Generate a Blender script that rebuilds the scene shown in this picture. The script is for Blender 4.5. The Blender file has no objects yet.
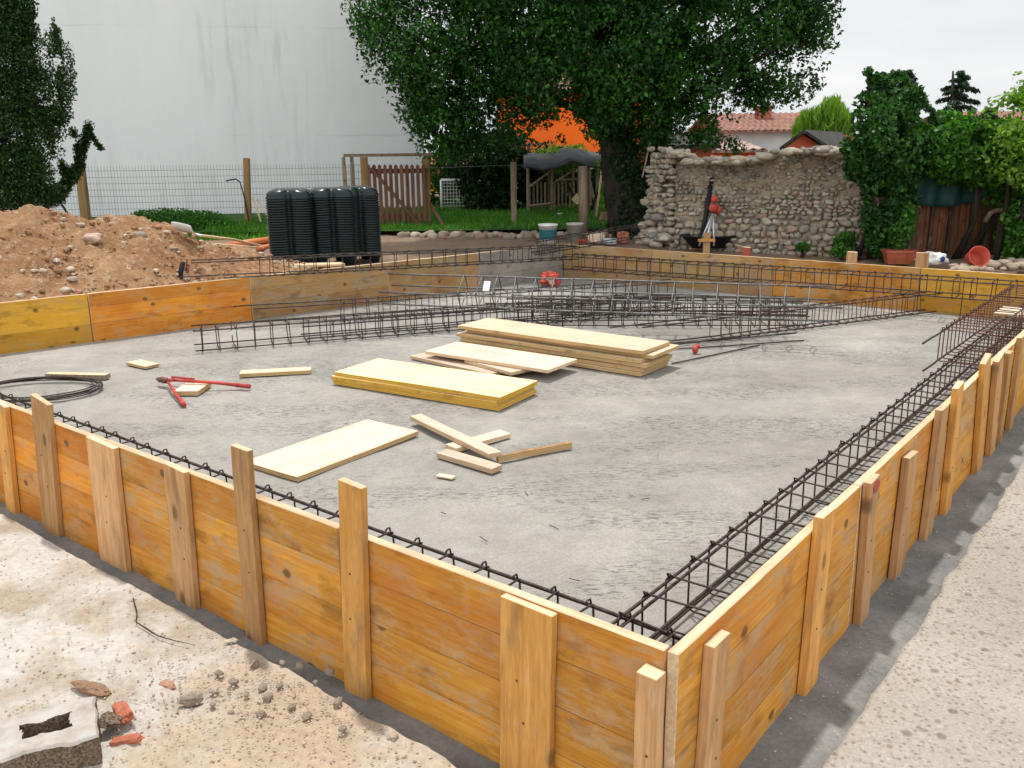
import bpy, bmesh, math, random
import numpy as np
from mathutils import Vector, Matrix, noise, Euler
random.seed(7)
S = bpy.context.scene
COL = S.collection
# ------------------------------------------------------------------ camera
F_PX, PITCH, ROLL, H = 881.82, 0.259147, -0.011395, 1.54
cp, sp = math.cos(PITCH), math.sin(PITCH)
FW = Vector((0, cp, -sp)); UP = Vector((0, sp, cp)); RT = Vector((1, 0, 0))
R2 = RT*math.cos(ROLL)+UP*math.sin(ROLL); U2 = UP*math.cos(ROLL)-RT*math.sin(ROLL)
cam = bpy.data.objects.new('camera', bpy.data.cameras.new('camera')); COL.objects.link(cam)
cam.matrix_world = Matrix(((R2.x, U2.x, -FW.x, 0), (R2.y, U2.y, -FW.y, 0), (R2.z, U2.z, -FW.z, H), (0, 0, 0, 1)))
cam.data.sensor_width = 36; cam.data.lens = F_PX*36/1024; cam.data.clip_end = 2000; cam.data.clip_start = .05
S.camera = cam
# ------------------------------------------------------------------ world, sun, exposure
w = bpy.data.worlds.new('World'); S.world = w; w.use_nodes = True
nt = w.node_tree; nt.nodes.clear()
SUN_DIR = Vector((-.04, .15, .5)).normalized()          # towards the sun
elev = math.asin(SUN_DIR.z); azim = math.atan2(SUN_DIR.x, SUN_DIR.y)
out = nt.nodes.new('ShaderNodeOutputWorld'); bg = nt.nodes.new('ShaderNodeBackground'); bg.inputs[1].default_value = .113
sky = nt.nodes.new('ShaderNodeTexSky'); sky.sky_type = 'NISHITA'; sky.sun_disc = False
sky.sun_elevation = elev; sky.sun_rotation = azim; sky.dust_density = 3
tc = nt.nodes.new('ShaderNodeTexCoord'); mp = nt.nodes.new('ShaderNodeMapping'); mp.inputs['Scale'].default_value = (1, 1, 4)
nz = nt.nodes.new('ShaderNodeTexNoise'); nz.inputs['Scale'].default_value = 2.2; nz.inputs['Detail'].default_value = 8
nt.links.new(tc.outputs['Generated'], mp.inputs[0]); nt.links.new(mp.outputs[0], nz.inputs['Vector'])
cr = nt.nodes.new('ShaderNodeValToRGB'); cr.color_ramp.elements[0].position = .3; cr.color_ramp.elements[1].position = .65
cr.color_ramp.elements[0].color = (6.4, 6.8, 7.2, 1); cr.color_ramp.elements[1].color = (8.6, 8.6, 8.6, 1)
mx = nt.nodes.new('ShaderNodeMixRGB'); mx.inputs[0].default_value = .9
nt.links.new(nz.outputs[0], cr.inputs[0]); nt.links.new(sky.outputs[0], mx.inputs[1]); nt.links.new(cr.outputs[0], mx.inputs[2])
# added gain: sky behind the camera made brighter to lift camera-facing surfaces
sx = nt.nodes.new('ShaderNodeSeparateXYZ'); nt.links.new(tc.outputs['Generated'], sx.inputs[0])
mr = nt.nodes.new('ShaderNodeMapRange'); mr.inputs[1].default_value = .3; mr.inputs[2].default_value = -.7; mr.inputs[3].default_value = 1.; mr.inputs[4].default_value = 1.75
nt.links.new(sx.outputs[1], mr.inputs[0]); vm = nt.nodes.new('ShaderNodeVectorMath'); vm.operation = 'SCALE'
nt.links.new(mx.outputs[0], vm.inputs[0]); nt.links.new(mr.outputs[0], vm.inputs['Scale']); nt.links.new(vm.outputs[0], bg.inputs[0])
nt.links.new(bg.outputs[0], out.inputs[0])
sl = bpy.data.lights.new('sun', 'SUN'); sl.energy = 3.3; sl.angle = math.radians(2.2); sl.color = (1, .965, .92)
so = bpy.data.objects.new('sun', sl); COL.objects.link(so)
so.rotation_euler = SUN_DIR.to_track_quat('Z', 'Y').to_euler(); so.location = (0, 0, 30)
vs = S.view_settings; vs.view_transform = 'Standard'; vs.look = 'None'; vs.exposure = 0.06; vs.gamma = 1
S.render.resolution_x = 1024; S.render.resolution_y = 768

# ------------------------------------------------------------------ geometry helpers
def W(u, v, z=0.):      # site grid: u along the left board wall, v along the right one, from the near corner
    return Vector((.345-.784*u+.621*v, 1.661+.621*u+.784*v, z))
def at(px, py, Y=None, z=None):
    d = FW*F_PX+R2*(px-512)+U2*(384-py)
    t = (Y/d.y) if Y is not None else (z-H)/d.z
    return Vector((0, 0, H))+d*t
UL = lambda v: 6.15-.198*(v-1.18)       # far left board wall, u as a function of v
VB = 6.78
def fbm(p, o=4, s=1.):
    return noise.fractal(Vector(p)*s, 1., 2., o)
class MB:
    def __init__(s): s.v = []; s.f = []; s.m = []; s.tone = []
    def add(s, vs_, fs, mi=0, tone=0.):
        b = len(s.v); s.v += [tuple(x) for x in vs_]; s.f += [tuple(b+i for i in f) for f in fs]; s.m += [mi]*len(fs); s.tone += [tone]*len(vs_)
    def box(s, c, d, M=None, mi=0, top=None, jit=0, tone=0.):
        hx, hy, hz = d[0]/2, d[1]/2, d[2]/2
        vv = [Vector((c[0]+sx*hx+random.uniform(-jit, jit), c[1]+sy*hy+random.uniform(-jit, jit), c[2]+sz*hz+random.uniform(-jit, jit))) for sz in (-1, 1) for sy in (-1, 1) for sx in (-1, 1)]
        if M: vv = [M@x for x in vv]
        b = len(s.v); s.v += [tuple(x) for x in vv]; s.tone += [tone]*8
        for k, f in enumerate(((0, 2, 3, 1), (4, 5, 7, 6), (0, 1, 5, 4), (2, 6, 7, 3), (0, 4, 6, 2), (1, 3, 7, 5))):
            s.f.append(tuple(b+i for i in f)); s.m.append(top if (top is not None and k == 1) else mi)
    def tube(s, pts, r, n=6, mi=0, cap=True, tone=0.):
        pts = [Vector(p) for p in pts]; rs = r if isinstance(r, (list, tuple)) else [r]*len(pts)
        b = len(s.v); up = None
        for i, p in enumerate(pts):
            t = (pts[min(i+1, len(pts)-1)]-pts[max(i-1, 0)]).normalized()
            if up is None: up = t.orthogonal().normalized()
            up = (up-t*up.dot(t))
            up = up.normalized() if up.length > 1e-6 else t.orthogonal().normalized()
            sd = t.cross(up)
            for k in range(n):
                a = 2*math.pi*k/n; s.v.append(tuple(p+(up*math.cos(a)+sd*math.sin(a))*rs[i])); s.tone.append(tone)
        for i in range(len(pts)-1):
            for k in range(n):
                s.f.append((b+i*n+k, b+i*n+(k+1) % n, b+(i+1)*n+(k+1) % n, b+(i+1)*n+k)); s.m.append(mi)
        if cap:
            s.f.append(tuple(b+k for k in range(n))[::-1]); s.f.append(tuple(b+(len(pts)-1)*n+k for k in range(n))); s.m += [mi, mi]
    def lathe(s, prof, n=20, M=None, mi=0, cap=True):
        b = len(s.v)
        for r, z in prof:
            for k in range(n):
                a = 2*math.pi*k/n; p = Vector((r*math.cos(a), r*math.sin(a), z)); s.v.append(tuple(M@p if M else p)); s.tone.append(0.)
        for i in range(len(prof)-1):
            for k in range(n): s.f.append((b+i*n+k, b+i*n+(k+1) % n, b+(i+1)*n+(k+1) % n, b+(i+1)*n+k)); s.m.append(mi)
        if cap:
            s.f.append(tuple(b+k for k in range(n))[::-1]); s.m.append(mi)
    def rock(s, c, d, M=None, sub=2, rough=.25, seed=0, mi=0, tone=0., blocky=0.):
        vv, ff = ICO[sub]
        o = Vector((seed*3.1, seed*1.7, seed*.9)); res = []
        for x in vv:
            if blocky:
                m = max(abs(x.x), abs(x.y), abs(x.z)); q = x.lerp(x/m*.8, blocky)
            else: q = x
            k = 1+rough*noise.noise(x*1.3+o)+rough*.4*noise.noise(x*3.5+o)
            p = Vector((q.x*d[0]*k, q.y*d[1]*k, q.z*d[2]*k))
            if M: p = M@p
            res.append(Vector(c)+p)
        s.add(res, ff, mi, tone)
    def mesh(s, name, mats, smooth=False):
        me = bpy.data.meshes.new(name); me.from_pydata(s.v, [], s.f)
        for m in (mats if isinstance(mats, (list, tuple)) else [mats]): me.materials.append(m)
        if len(s.m): me.polygons.foreach_set('material_index', s.m)
        if any(s.tone):
            a = me.attributes.new('tone', 'FLOAT', 'POINT'); a.data.foreach_set('value', s.tone)
        if smooth: me.polygons.foreach_set('use_smooth', [True]*len(s.f))
        me.update(); return me
    def build(s, name, mats, parent=None, smooth=False, M=None):
        o = bpy.data.objects.new(name, s.mesh(name, mats, smooth)); COL.objects.link(o)
        if parent: o.parent = parent
        if M: o.matrix_world = M
        return o
ICO = {}
for sub in (1, 2, 3, 4):
    bm = bmesh.new(); bmesh.ops.create_icosphere(bm, subdivisions=sub, radius=1); bm.verts.ensure_lookup_table()
    ICO[sub] = ([v.co.copy() for v in bm.verts], [tuple(v.index for v in f.verts) for f in bm.faces]); bm.free()
def tag(o, label=None, cat=None, group=None, kind=None):
    for k, v in (('label', label), ('category', cat), ('group', group), ('kind', kind)):
        if v: o[k] = v
    return o
def empty(name, loc=(0, 0, 0), M=None):
    o = bpy.data.objects.new(name, None); o.empty_display_size = .1; COL.objects.link(o)
    if M: o.matrix_world = M
    else: o.location = loc
    return o
def frame(p, x, z=Vector((0, 0, 1))):
    x = Vector(x).normalized(); y = Vector(z).cross(x).normalized(); zz = x.cross(y)
    return Matrix(((x.x, y.x, zz.x, p[0]), (x.y, y.y, zz.y, p[1]), (x.z, y.z, zz.z, p[2]), (0, 0, 0, 1)))
def cpy(o, parent=None, M=None):
    c = o.copy(); COL.objects.link(c)
    if parent: c.parent = parent
    if M: c.matrix_world = M
    return c

# ------------------------------------------------------------------ material helpers
class NT:
    def __init__(s, name):
        s.m = bpy.data.materials.new(name); s.m.use_nodes = True; s.t = s.m.node_tree
        s.b = s.t.nodes['Principled BSDF']; s.b.inputs['Roughness'].default_value = .85
        s.b.inputs['Specular IOR Level'].default_value = .3
    def n(s, typ, **kw):
        nd = s.t.nodes.new('ShaderNode'+typ)
        for k, v in kw.items():
            if hasattr(nd, k): setattr(nd, k, v)
            else: s.inp(nd, k, v)
        return nd
    def inp(s, nd, k, v):
        i = nd.inputs[int(k[1:])] if k[0] == '_' else nd.inputs[k]
        if hasattr(v, 'is_linked') or isinstance(v, bpy.types.NodeSocket): s.t.links.new(v, i)
        elif isinstance(v, bpy.types.Node): s.t.links.new(v.outputs[0], i)
        else: i.default_value = v
    def coord(s, kind='Object', scale=(1, 1, 1), rnd=False, rot=(0, 0, 0)):
        c = s.n('TexCoord').outputs[kind]
        if rnd:
            oi = s.n('ObjectInfo'); v = s.n('VectorMath', operation='SCALE', _0=oi.outputs['Random']); 
            cx = s.n('CombineXYZ', _0=oi.outputs['Random'], _1=oi.outputs['Random'], _2=0.)
            v = s.n('VectorMath', operation='SCALE', _0=cx.outputs[0]); v.inputs['Scale'].default_value = 37.
            c = s.n('VectorMath', operation='ADD', _0=c, _1=v.outputs[0]).outputs[0]
        return s.n('Mapping', _0=c, _2=rot, _3=scale).outputs[0]
    def noise(s, vec, scale=5., detail=4., rough=.55, dist=0.):
        nd = s.n('TexNoise'); s.inp(nd, 'Vector', vec)
        nd.inputs['Scale'].default_value = scale; nd.inputs['Detail'].default_value = detail; nd.inputs['Roughness'].default_value = rough; nd.inputs['Distortion'].default_value = dist
        return nd.outputs[0]
    def ramp(s, fac, *st):
        nd = s.n('ValToRGB'); s.inp(nd, '_0', fac); e = nd.color_ramp.elements
        while len(e) < len(st): e.new(.5)
        for i, (p, c) in enumerate(st):
            e[i].position = p; e[i].color = (c, c, c, 1) if isinstance(c, (int, float)) else (*c, 1)
        return nd.outputs[0]
    def mix(s, fac, a, b, mode='MIX'):
        nd = s.n('MixRGB', blend_type=mode); s.inp(nd, '_0', fac)
        for i, c in ((1, a), (2, b)):
            if isinstance(c, (tuple, list)): nd.inputs[i].default_value = (*c, 1)
            elif isinstance(c, (int, float)): nd.inputs[i].default_value = (c, c, c, 1)
            else: s.inp(nd, '_%d' % i, c)
        return nd.outputs[0]
    def math(s, op, a, b=0.):
        return s.n('Math', operation=op, _0=a, _1=b).outputs[0]
    def bump(s, h, strength=.5, dist=.01):
        nd = s.n('Bump'); nd.inputs['Strength'].default_value = strength; nd.inputs['Distance'].default_value = dist; s.inp(nd, 'Height', h)
        s.t.links.new(nd.outputs[0], s.b.inputs['Normal'])
    def col(s, c): s.inp(s.b, 'Base Color', c if not isinstance(c, tuple) else (*c, 1)); return s
def simple(name, c, rough=.7, metal=0., var=.25, scale=8., bump=0.):
    s = NT(name); n = s.noise(s.coord(rnd=True), scale, 5)
    k = s.ramp(n, (.3, 1-var), (.7, 1+var)); s.col(s.mix(1., c, k, 'MULTIPLY'))
    s.b.inputs['Roughness'].default_value = rough; s.b.inputs['Metallic'].default_value = metal
    if bump: s.bump(s.noise(s.coord(rnd=True), scale*4, 6), bump, .01)
    return s.m
def shutter(name, c1, c2, worn, wear=.5, plank=.131):
    s = NT(name); c = s.coord(rnd=True); sep = s.n('SeparateXYZ', _0=c)
    zi = s.math('DIVIDE', sep.outputs[2], plank); fl = s.math('FLOOR', zi); fr = s.math('SUBTRACT', zi, fl)
    wn = s.n('TexWhiteNoise', noise_dimensions='1D'); 
    oi = s.n('ObjectInfo'); s.inp(wn, 'W', s.math('ADD', fl, s.math('MULTIPLY', oi.outputs['Random'], 91.)))
    shift = s.n('CombineXYZ', _0=s.math('MULTIPLY', wn.outputs['Value'], 13.), _1=0., _2=0.)
    cc = s.n('VectorMath', operation='ADD', _0=c, _1=shift.outputs[0]).outputs[0]
    def mp(sc): return s.n('Mapping', _0=cc, _3=sc).outputs[0]
    g = s.noise(mp((1.2, 1, 26)), 3., 6, .6, .6)
    fine = s.noise(mp((3, 1, 120)), 4., 3)
    base = s.mix(s.ramp(g, (.35, 0.), (.68, 1.)), c1, c2)
    base = s.mix(1., base, s.ramp(wn.outputs['Value'], (0., .78), (1., 1.2)), 'MULTIPLY')
    base = s.mix(1., base, s.ramp(fine, (.3, .86), (.7, 1.08)), 'MULTIPLY')
    wr = s.noise(mp((2.2, 1, 5)), 2.4, 7, .62)
    wr2 = s.noise(mp((9, 1, 30)), 2.5, 5, .7)
    base = s.mix(s.ramp(s.math('ADD', s.math('MULTIPLY', wr, .6), s.math('MULTIPLY', wr2, .4)), (.49, 0.), (.585, wear)), base, worn)
    dk = s.noise(mp((1.6, 1, 3.2)), 3.3, 6, .6)
    base = s.mix(s.ramp(dk, (.54, 0.), (.68, .6)), base, tuple(x*.33 for x in c1))
    sp2 = s.noise(mp((30, 1, 60)), 2., 3, .7); base = s.mix(s.ramp(sp2, (.66, 0.), (.74, .6)), base, tuple(x*.22 for x in c1))
    base = s.mix(s.ramp(s.noise(s.n('Mapping', _0=c, _3=(1.3, 1, 2.2)).outputs[0], 1.7, 4), (.5, 0.), (.72, .6)), base, (c1[0]*.8, c1[1]*.55, c1[2]*.5))
    # red-brown stains
    # knots
    kc = s.n('SeparateXYZ', _0=mp((4.0, 1, 5.2))); kx = s.n('CombineXYZ', _0=kc.outputs[0], _1=kc.outputs[2], _2=0.)
    vo = s.n('TexVoronoi', feature='F1', voronoi_dimensions='2D'); s.inp(vo, 'Vector', kx.outputs[0]); vo.inputs['Scale'].default_value = 1.
    kd = s.math('ADD', vo.outputs['Distance'], s.math('MULTIPLY', s.math('SUBTRACT', g, .5), .08))
    sel = s.n('SeparateXYZ', _0=vo.outputs['Color']); on = s.math('GREATER_THAN', sel.outputs[0], .62)
    kf = s.math('MULTIPLY', s.ramp(kd, (.055, 1.), (.095, 0.)), on)
    base = s.mix(s.math('MULTIPLY', kf, .8), base, (.10, .045, .015))
    # seams between the planks
    ds = s.math('ABSOLUTE', s.math('SUBTRACT', fr, .5)); sm = s.ramp(ds, (.487, 0.), (.497, 1.))
    br = s.ramp(s.noise(mp((1.7, 1, 1)), 2., 3), (.45, .05), (.60, .75))
    base = s.mix(s.math('MULTIPLY', sm, br), base, (.03, .014, .006))
    s.col(base); s.b.inputs['Roughness'].default_value = .62
    hh = s.math('SUBTRACT', s.math('MULTIPLY', fine, .4), s.math('ADD', sm, kf)); s.bump(hh, .5, .003)
    return s.m
def wood(name, c1, c2, dark=.35, axis=0):
    s = NT(name); sc = [18, 18, 18]; sc[axis] = 1.3
    c = s.coord(rnd=True, scale=tuple(sc)); g = s.noise(c, 2.2, 6, .6, .7)
    base = s.mix(s.ramp(g, (.35, 0.), (.65, 1.)), c1, c2)
    fine = s.noise(s.coord(rnd=True, scale=tuple(x*4 for x in sc)), 3., 3); base = s.mix(1., base, s.ramp(fine, (.3, .85), (.7, 1.1)), 'MULTIPLY')
    b2 = s.noise(s.coord(rnd=True, scale=tuple(x*.25+.5 for x in sc)), 3., 6); base = s.mix(s.ramp(b2, (.56, 0.), (.72, dark)), base, tuple(x*.3 for x in c1))
    if dark > .4:
        ks = [10., 10., 10.]; ks[axis] = 5.; kc = s.n('SeparateXYZ', _0=s.coord(rnd=True, scale=tuple(ks))); kx = s.n('CombineXYZ', _0=kc.outputs[0], _1=kc.outputs[2], _2=0.); vo = s.n('TexVoronoi', feature='F1', voronoi_dimensions='2D'); s.inp(vo, 'Vector', kx.outputs[0]); vo.inputs['Scale'].default_value = 1.
        sx = s.n('SeparateXYZ', _0=vo.outputs['Color']); kf = s.math('MULTIPLY', s.ramp(vo.outputs['Distance'], (.10, 1.), (.19, 0.)), s.math('GREATER_THAN', sx.outputs[0], .8)); base = s.mix(s.math('MULTIPLY', kf, .7), base, tuple(x*.25 for x in c1))
        sc3 = [5., 5., 5.]; sc3[axis] = 2.; n3 = s.noise(s.coord(rnd=True, scale=tuple(sc3)), 2., 7, .68); base = s.mix(s.ramp(n3, (.54, 0.), (.68, .5)), base, (.22, .16, .11)); base = s.mix(s.ramp(n3, (.28, .4), (.42, 0.)), base, (.62, .50, .38))
    oi = s.n('ObjectInfo'); base = s.mix(1., base, s.ramp(oi.outputs['Random'], (0., .78), (1., 1.12)), 'MULTIPLY')
    s.col(base); s.b.inputs['Roughness'].default_value = .75; s.bump(g, .3, .003)
    return s.m
def foliage(name, c1, c2, scale=3., trans=.35):
    s = NT(name); n = s.noise(s.coord(), scale, 3); n2 = s.noise(s.coord(), 31., 2)
    gi = s.n('NewGeometry').outputs['Random Per Island']
    k = s.math('ADD', s.math('MULTIPLY', n, .55), s.math('ADD', s.math('MULTIPLY', n2, .15), s.math('MULTIPLY', gi, .30)))
    base = s.mix(s.ramp(k, (.32, 0.), (.68, 1.)), c1, c2); base = s.mix(s.ramp(gi, (.90, 0.), (.98, .6)), base, tuple(min(1, x*1.9) for x in c2)); s.col(base); s.b.inputs['Roughness'].default_value = .5
    tr = s.n('BsdfTranslucent'); s.inp(tr, '_0', s.mix(1., base, (1.1, 1.25, .5), 'MULTIPLY'))
    ms = s.n('MixShader'); ms.inputs[0].default_value = trans
    s.t.links.new(s.b.outputs[0], ms.inputs[1]); s.t.links.new(tr.outputs[0], ms.inputs[2])
    s.t.links.new(ms.outputs[0], s.t.nodes['Material Output'].inputs[0]); return s.m
M = {}
def ply(name, c1, c2):
    s = NT(name); c = s.coord(rnd=True); g = s.noise(s.n('Mapping', _0=c, _3=(2, 2, 60)).outputs[0], 2.5, 5, .65)
    sz = s.n('SeparateXYZ', _0=s.n('TexCoord').outputs['Object']); f = s.math('FRACT', s.math('DIVIDE', s.math('ADD', sz.outputs[2], s.math('MULTIPLY', g, .002)), .0087))
    b = s.mix(s.ramp(g, (.35, 0.), (.65, 1.)), c1, c2); b = s.mix(s.ramp(f, (.28, .65), (.36, 0.)), b, tuple(x*.42 for x in c1))
    b = s.mix(s.ramp(s.noise(c, 7., 5, .7), (.55, 0.), (.7, .6)), b, tuple(x*.35 for x in c1)); s.col(b); return s.m
M['panel'] = shutter('panel_orange', (.55, .21, .018), (.70, .35, .055), (.46, .31, .16), .85)
M['panel_red'] = shutter('panel_deep_orange', (.60, .20, .015), (.70, .29, .03), (.50, .32, .16), .5)
M['panel_yel'] = shutter('panel_yellow', (.60, .30, .02), (.70, .38, .035), (.38, .27, .12), .4)
M['panel_brown'] = shutter('panel_brown', (.36, .21, .08), (.48, .29, .11), (.36, .29, .2), .8)
M['panel_grey'] = shutter('panel_grey', (.27, .25, .22), (.36, .33, .28), (.34, .3, .24), .8)
M['sawn'] = wood('sawn_edge', (.60, .42, .25), (.76, .57, .37), .35)
M['stake'] = wood('stake_wood', (.38, .19, .065), (.56, .32, .13), .55, 2)
M['stake_pale'] = wood('stake_pale_wood', (.48, .25, .10), (.64, .38, .18), .5, 2)
M['stake_orange'] = wood('stake_orange_wood', (.56, .25, .05), (.70, .37, .10), .5, 2)
M['fresh'] = wood('fresh_board', (.70, .55, .38), (.80, .66, .48), .35)
M['pinkish'] = wood('pinkish_board', (.66, .49, .36), (.77, .60, .46), .38)
M['yellowb'] = wood('yellow_board', (.78, .58, .30), (.83, .68, .42), .3)
M['edge'] = ply('board_edge', (.50, .32, .14), (.66, .46, .23))
M['yedge'] = ply('yellow_edge', (.62, .34, .04), (.76, .48, .09))
M['oldwood'] = wood('old_wood', (.20, .14, .09), (.34, .26, .17), .5, 2)
M['rebar'] = simple('rebar', (.062, .048, .042), .55, .5, .5, 40, .3)
M['rebar_pale'] = simple('rebar_shiny', (.13, .125, .12), .45, .7, .4, 30)
M['rust'] = simple('rusty_rebar', (.15, .07, .05), .7, .3, .4, 40)
M['black'] = simple('black_plastic', (.010, .018, .018), .25, 0, .3, 6)
M['blackmat'] = simple('black_matt', (.018, .018, .020), .6, 0, .3, 6)
M['red'] = simple('red_paint', (.42, .055, .04), .5, 0, .35, 12)
M['redplastic'] = simple('red_plastic', (.50, .07, .04), .45, 0, .2, 8)
M['white'] = simple('white_paint', (.75, .75, .73), .5, 0, .1, 8)
M['silver'] = simple('silver_metal', (.65, .66, .68), .4, .6, .1, 8)
M['terra'] = simple('terracotta', (.34, .09, .045), .8, 0, .3, 10)
M['orange_pipe'] = simple('orange_pipe', (.60, .20, .07), .6, 0, .2, 6)
M['brick'] = simple('brick', (.40, .13, .075), .9, 0, .35, 25, .5)
M['teal'] = simple('teal_cloth', (.015, .07, .065), .6, 0, .4, 4)
def concrete_slab():
    s = NT('slab_concrete'); c = s.coord(); 
    r = s.n('Mapping', _0=c, _2=(0, 0, math.radians(-38)), _3=(1, 1, 1)).outputs[0]
    big = s.noise(r, .8, 5, .6); med = s.noise(r, 5., 6, .65)
    base = s.mix(s.ramp(big, (.35, 0.), (.65, 1.)), (.275, .256, .226), (.350, .330, .296))
    base = s.mix(1., base, s.ramp(med, (.3, .86), (.7, 1.1)), 'MULTIPLY')
    base = s.mix(1., base, s.ramp(s.noise(r, 110., 4, .75), (.3, .74), (.7, 1.18)), 'MULTIPLY'); base = s.mix(1., base, s.ramp(s.noise(r, 22., 5, .7), (.3, .9), (.7, 1.06)), 'MULTIPLY')
    st = s.n('Mapping', _0=c, _2=(0, 0, math.radians(-14)), _3=(1., 3.6, 1)).outputs[0]
    pit = s.noise(st, 26., 5, .7, .2); area = s.noise(s.n('Mapping', _0=c, _2=(0, 0, math.radians(-14)), _3=(.5, 1.7, 1)).outputs[0], 1.5, 4, .6)
    pf = s.math('MULTIPLY', s.ramp(pit, (.56, 0.), (.60, 1.)), s.ramp(area, (.46, .03), (.56, 1.)))
    base = s.mix(s.math('MULTIPLY', pf, .72), base, (.10, .095, .088)); s.col(base)
    lt = s.ramp(s.noise(st, 3., 5, .6), (.60, 0.), (.72, .2)); base2 = s.mix(lt, base, (.43, .42, .40)); s.col(base2)
    s.b.inputs['Roughness'].default_value = .8
    pit2 = s.noise(st, 17., 6, .7, .3); pf2 = s.math('MULTIPLY', s.ramp(pit2, (.555, 0.), (.59, 1.)), s.ramp(area, (.47, .05), (.57, 1.)))
    base2 = s.mix(s.math('MULTIPLY', pf2, .72), base2, (.085, .08, .075)); dmp = s.noise(c, .55, 5, .6); base2 = s.mix(1., base2, s.ramp(dmp, (.38, .90), (.56, 1.04)), 'MULTIPLY'); s.col(base2)
    h = s.math('SUBTRACT', s.math('ADD', s.math('MULTIPLY', med, .6), s.math('MULTIPLY', s.noise(r, 70., 4), .3)), pf); s.bump(h, .4, .006)
    return s.m
M['slab'] = concrete_slab()
def strip_mat():
    s = NT('strip_concrete'); c = s.coord(); n = s.noise(c, 3., 6, .6); f = s.noise(c, 60., 5, .7)
    b = s.mix(s.ramp(n, (.35, 0.), (.65, 1.)), (.13, .13, .125), (.25, .245, .235)); b = s.mix(1., b, s.ramp(f, (.3, .8), (.7, 1.18)), 'MULTIPLY')
    s.col(b); s.bump(f, .6, .006); return s.m
M['strip'] = strip_mat()
def crust_mat():
    s = NT('lime_crust'); c = s.coord(); n = s.noise(c, 2.3, 7, .62); f = s.noise(c, 45., 6, .7); m = s.noise(c, 9., 6, .65)
    b = s.mix(s.ramp(n, (.46, 0.), (.60, 1.)), (.50, .465, .415), (.35, .285, .21))
    b = s.mix(s.ramp(m, (.54, 0.), (.66, .65)), b, (.45, .36, .26))
    pd = at(300, 735, z=.03); dd = s.n('VectorMath', operation='DISTANCE', _0=c, _1=tuple(pd)).outputs['Value']
    dm = s.math('ADD', s.math('MULTIPLY', dd, .9), s.math('MULTIPLY', s.noise(c, 4., 6, .65), .9)); b = s.mix(s.ramp(dm, (.62, .85), (.98, 0.)), b, s.mix(m, (.30, .21, .13), (.52, .42, .30)))
    b = s.mix(1., b, s.ramp(f, (.3, .78), (.68, 1.12)), 'MULTIPLY')
    vo = s.n('TexVoronoi', feature='F1'); s.inp(vo, 'Vector', c); vo.inputs['Scale'].default_value = 55.
    sp_ = s.n('SeparateXYZ', _0=vo.outputs['Color']); on = s.math('GREATER_THAN', sp_.outputs[0], .86)
    k = s.math('MULTIPLY', s.ramp(vo.outputs['Distance'], (.22, 1.), (.36, 0.)), on)
    b = s.mix(s.math('MULTIPLY', k, .8), b, s.mix(sp_.outputs[1], (.16, .12, .08), (.30, .17, .11)))
    s.col(b); s.bump(s.math('ADD', m, s.math('MULTIPLY', f, .5)), .9, .012); s.b.inputs['Roughness'].default_value = .95; return s.m
M['crust'] = crust_mat()
def road_mat():
    s = NT('road_aggregate'); c = s.coord(); n = s.noise(c, 1.3, 5, .6)
    b = s.mix(s.ramp(n, (.35, 0.), (.65, 1.)), (.33, .29, .24), (.42, .375, .32))
    for sc, cut, dk in ((60., .55, (.15, .12, .095)), (34., .78, (.20, .13, .09)), (80., .78, (.48, .45, .40)), (24., .88, (.13, .10, .08))):
        vo = s.n('TexVoronoi', feature='F1'); s.inp(vo, 'Vector', c); vo.inputs['Scale'].default_value = sc
        sx = s.n('SeparateXYZ', _0=vo.outputs['Color']); on = s.math('GREATER_THAN', sx.outputs[0], cut)
        k = s.math('MULTIPLY', s.ramp(vo.outputs['Distance'], (.22, 1.), (.4, 0.)), on); b = s.mix(s.math('MULTIPLY', k, .62), b, dk)
    f = s.noise(c, 90., 5, .7); b = s.mix(1., b, s.ramp(f, (.3, .78), (.7, 1.14)), 'MULTIPLY')
    fl = s.noise(s.n('Mapping', _0=c, _3=(1., 1.6, 1)).outputs[0], 42., 6, .72); b = s.mix(s.ramp(fl, (.57, 0.), (.62, .55)), b, (.17, .135, .11))
    s.col(b); s.bump(s.math('ADD', f, s.noise(c, 30., 3)), .8, .006); return s.m
M['road'] = road_mat()
def earth_mat(name, c1, c2, c3):
    s = NT(name); c = s.coord(); n = s.noise(c, 1.6, 7, .65); m = s.noise(c, 14., 7, .7); f = s.noise(c, 60., 4, .7)
    b = s.mix(s.ramp(n, (.35, 0.), (.65, 1.)), c1, c2); b = s.mix(s.ramp(m, (.52, 0.), (.68, .8)), b, c3)
    b = s.mix(1., b, s.ramp(f, (.3, .75), (.7, 1.15)), 'MULTIPLY'); s.col(b); s.bump(s.math('ADD', m, f), 1., .02); s.b.inputs['Roughness'].default_value = .95; return s.m
M['earth'] = earth_mat('dug_earth', (.28, .135, .06), (.42, .25, .13), (.54, .41, .28))
M['soil'] = earth_mat('yard_soil', (.22, .14, .09), (.32, .22, .15), (.38, .30, .22))
M['ground'] = earth_mat('far_ground', (.05, .09, .02), (.08, .12, .03), (.10, .12, .05))
M['lawnbase'] = earth_mat('lawn_base', (.03, .09, .012), (.05, .14, .02), (.06, .15, .02))
M['grass'] = foliage('grass', (.045, .16, .015), (.10, .28, .03), 2., .4)
M['leaf'] = foliage('tree_leaf', (.006, .030, .005), (.042, .155, .017), 1.6, .34)
M['ivy'] = foliage('ivy_leaf', (.010, .042, .008), (.042, .14, .018), 2.2, .25)
M['vine'] = foliage('vine_leaf', (.022, .095, .010), (.085, .24, .025), 2.2, .35)
M['hedge'] = foliage('hedge_leaf', (.006, .022, .005), (.018, .055, .010), 2.5, .2)
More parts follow.
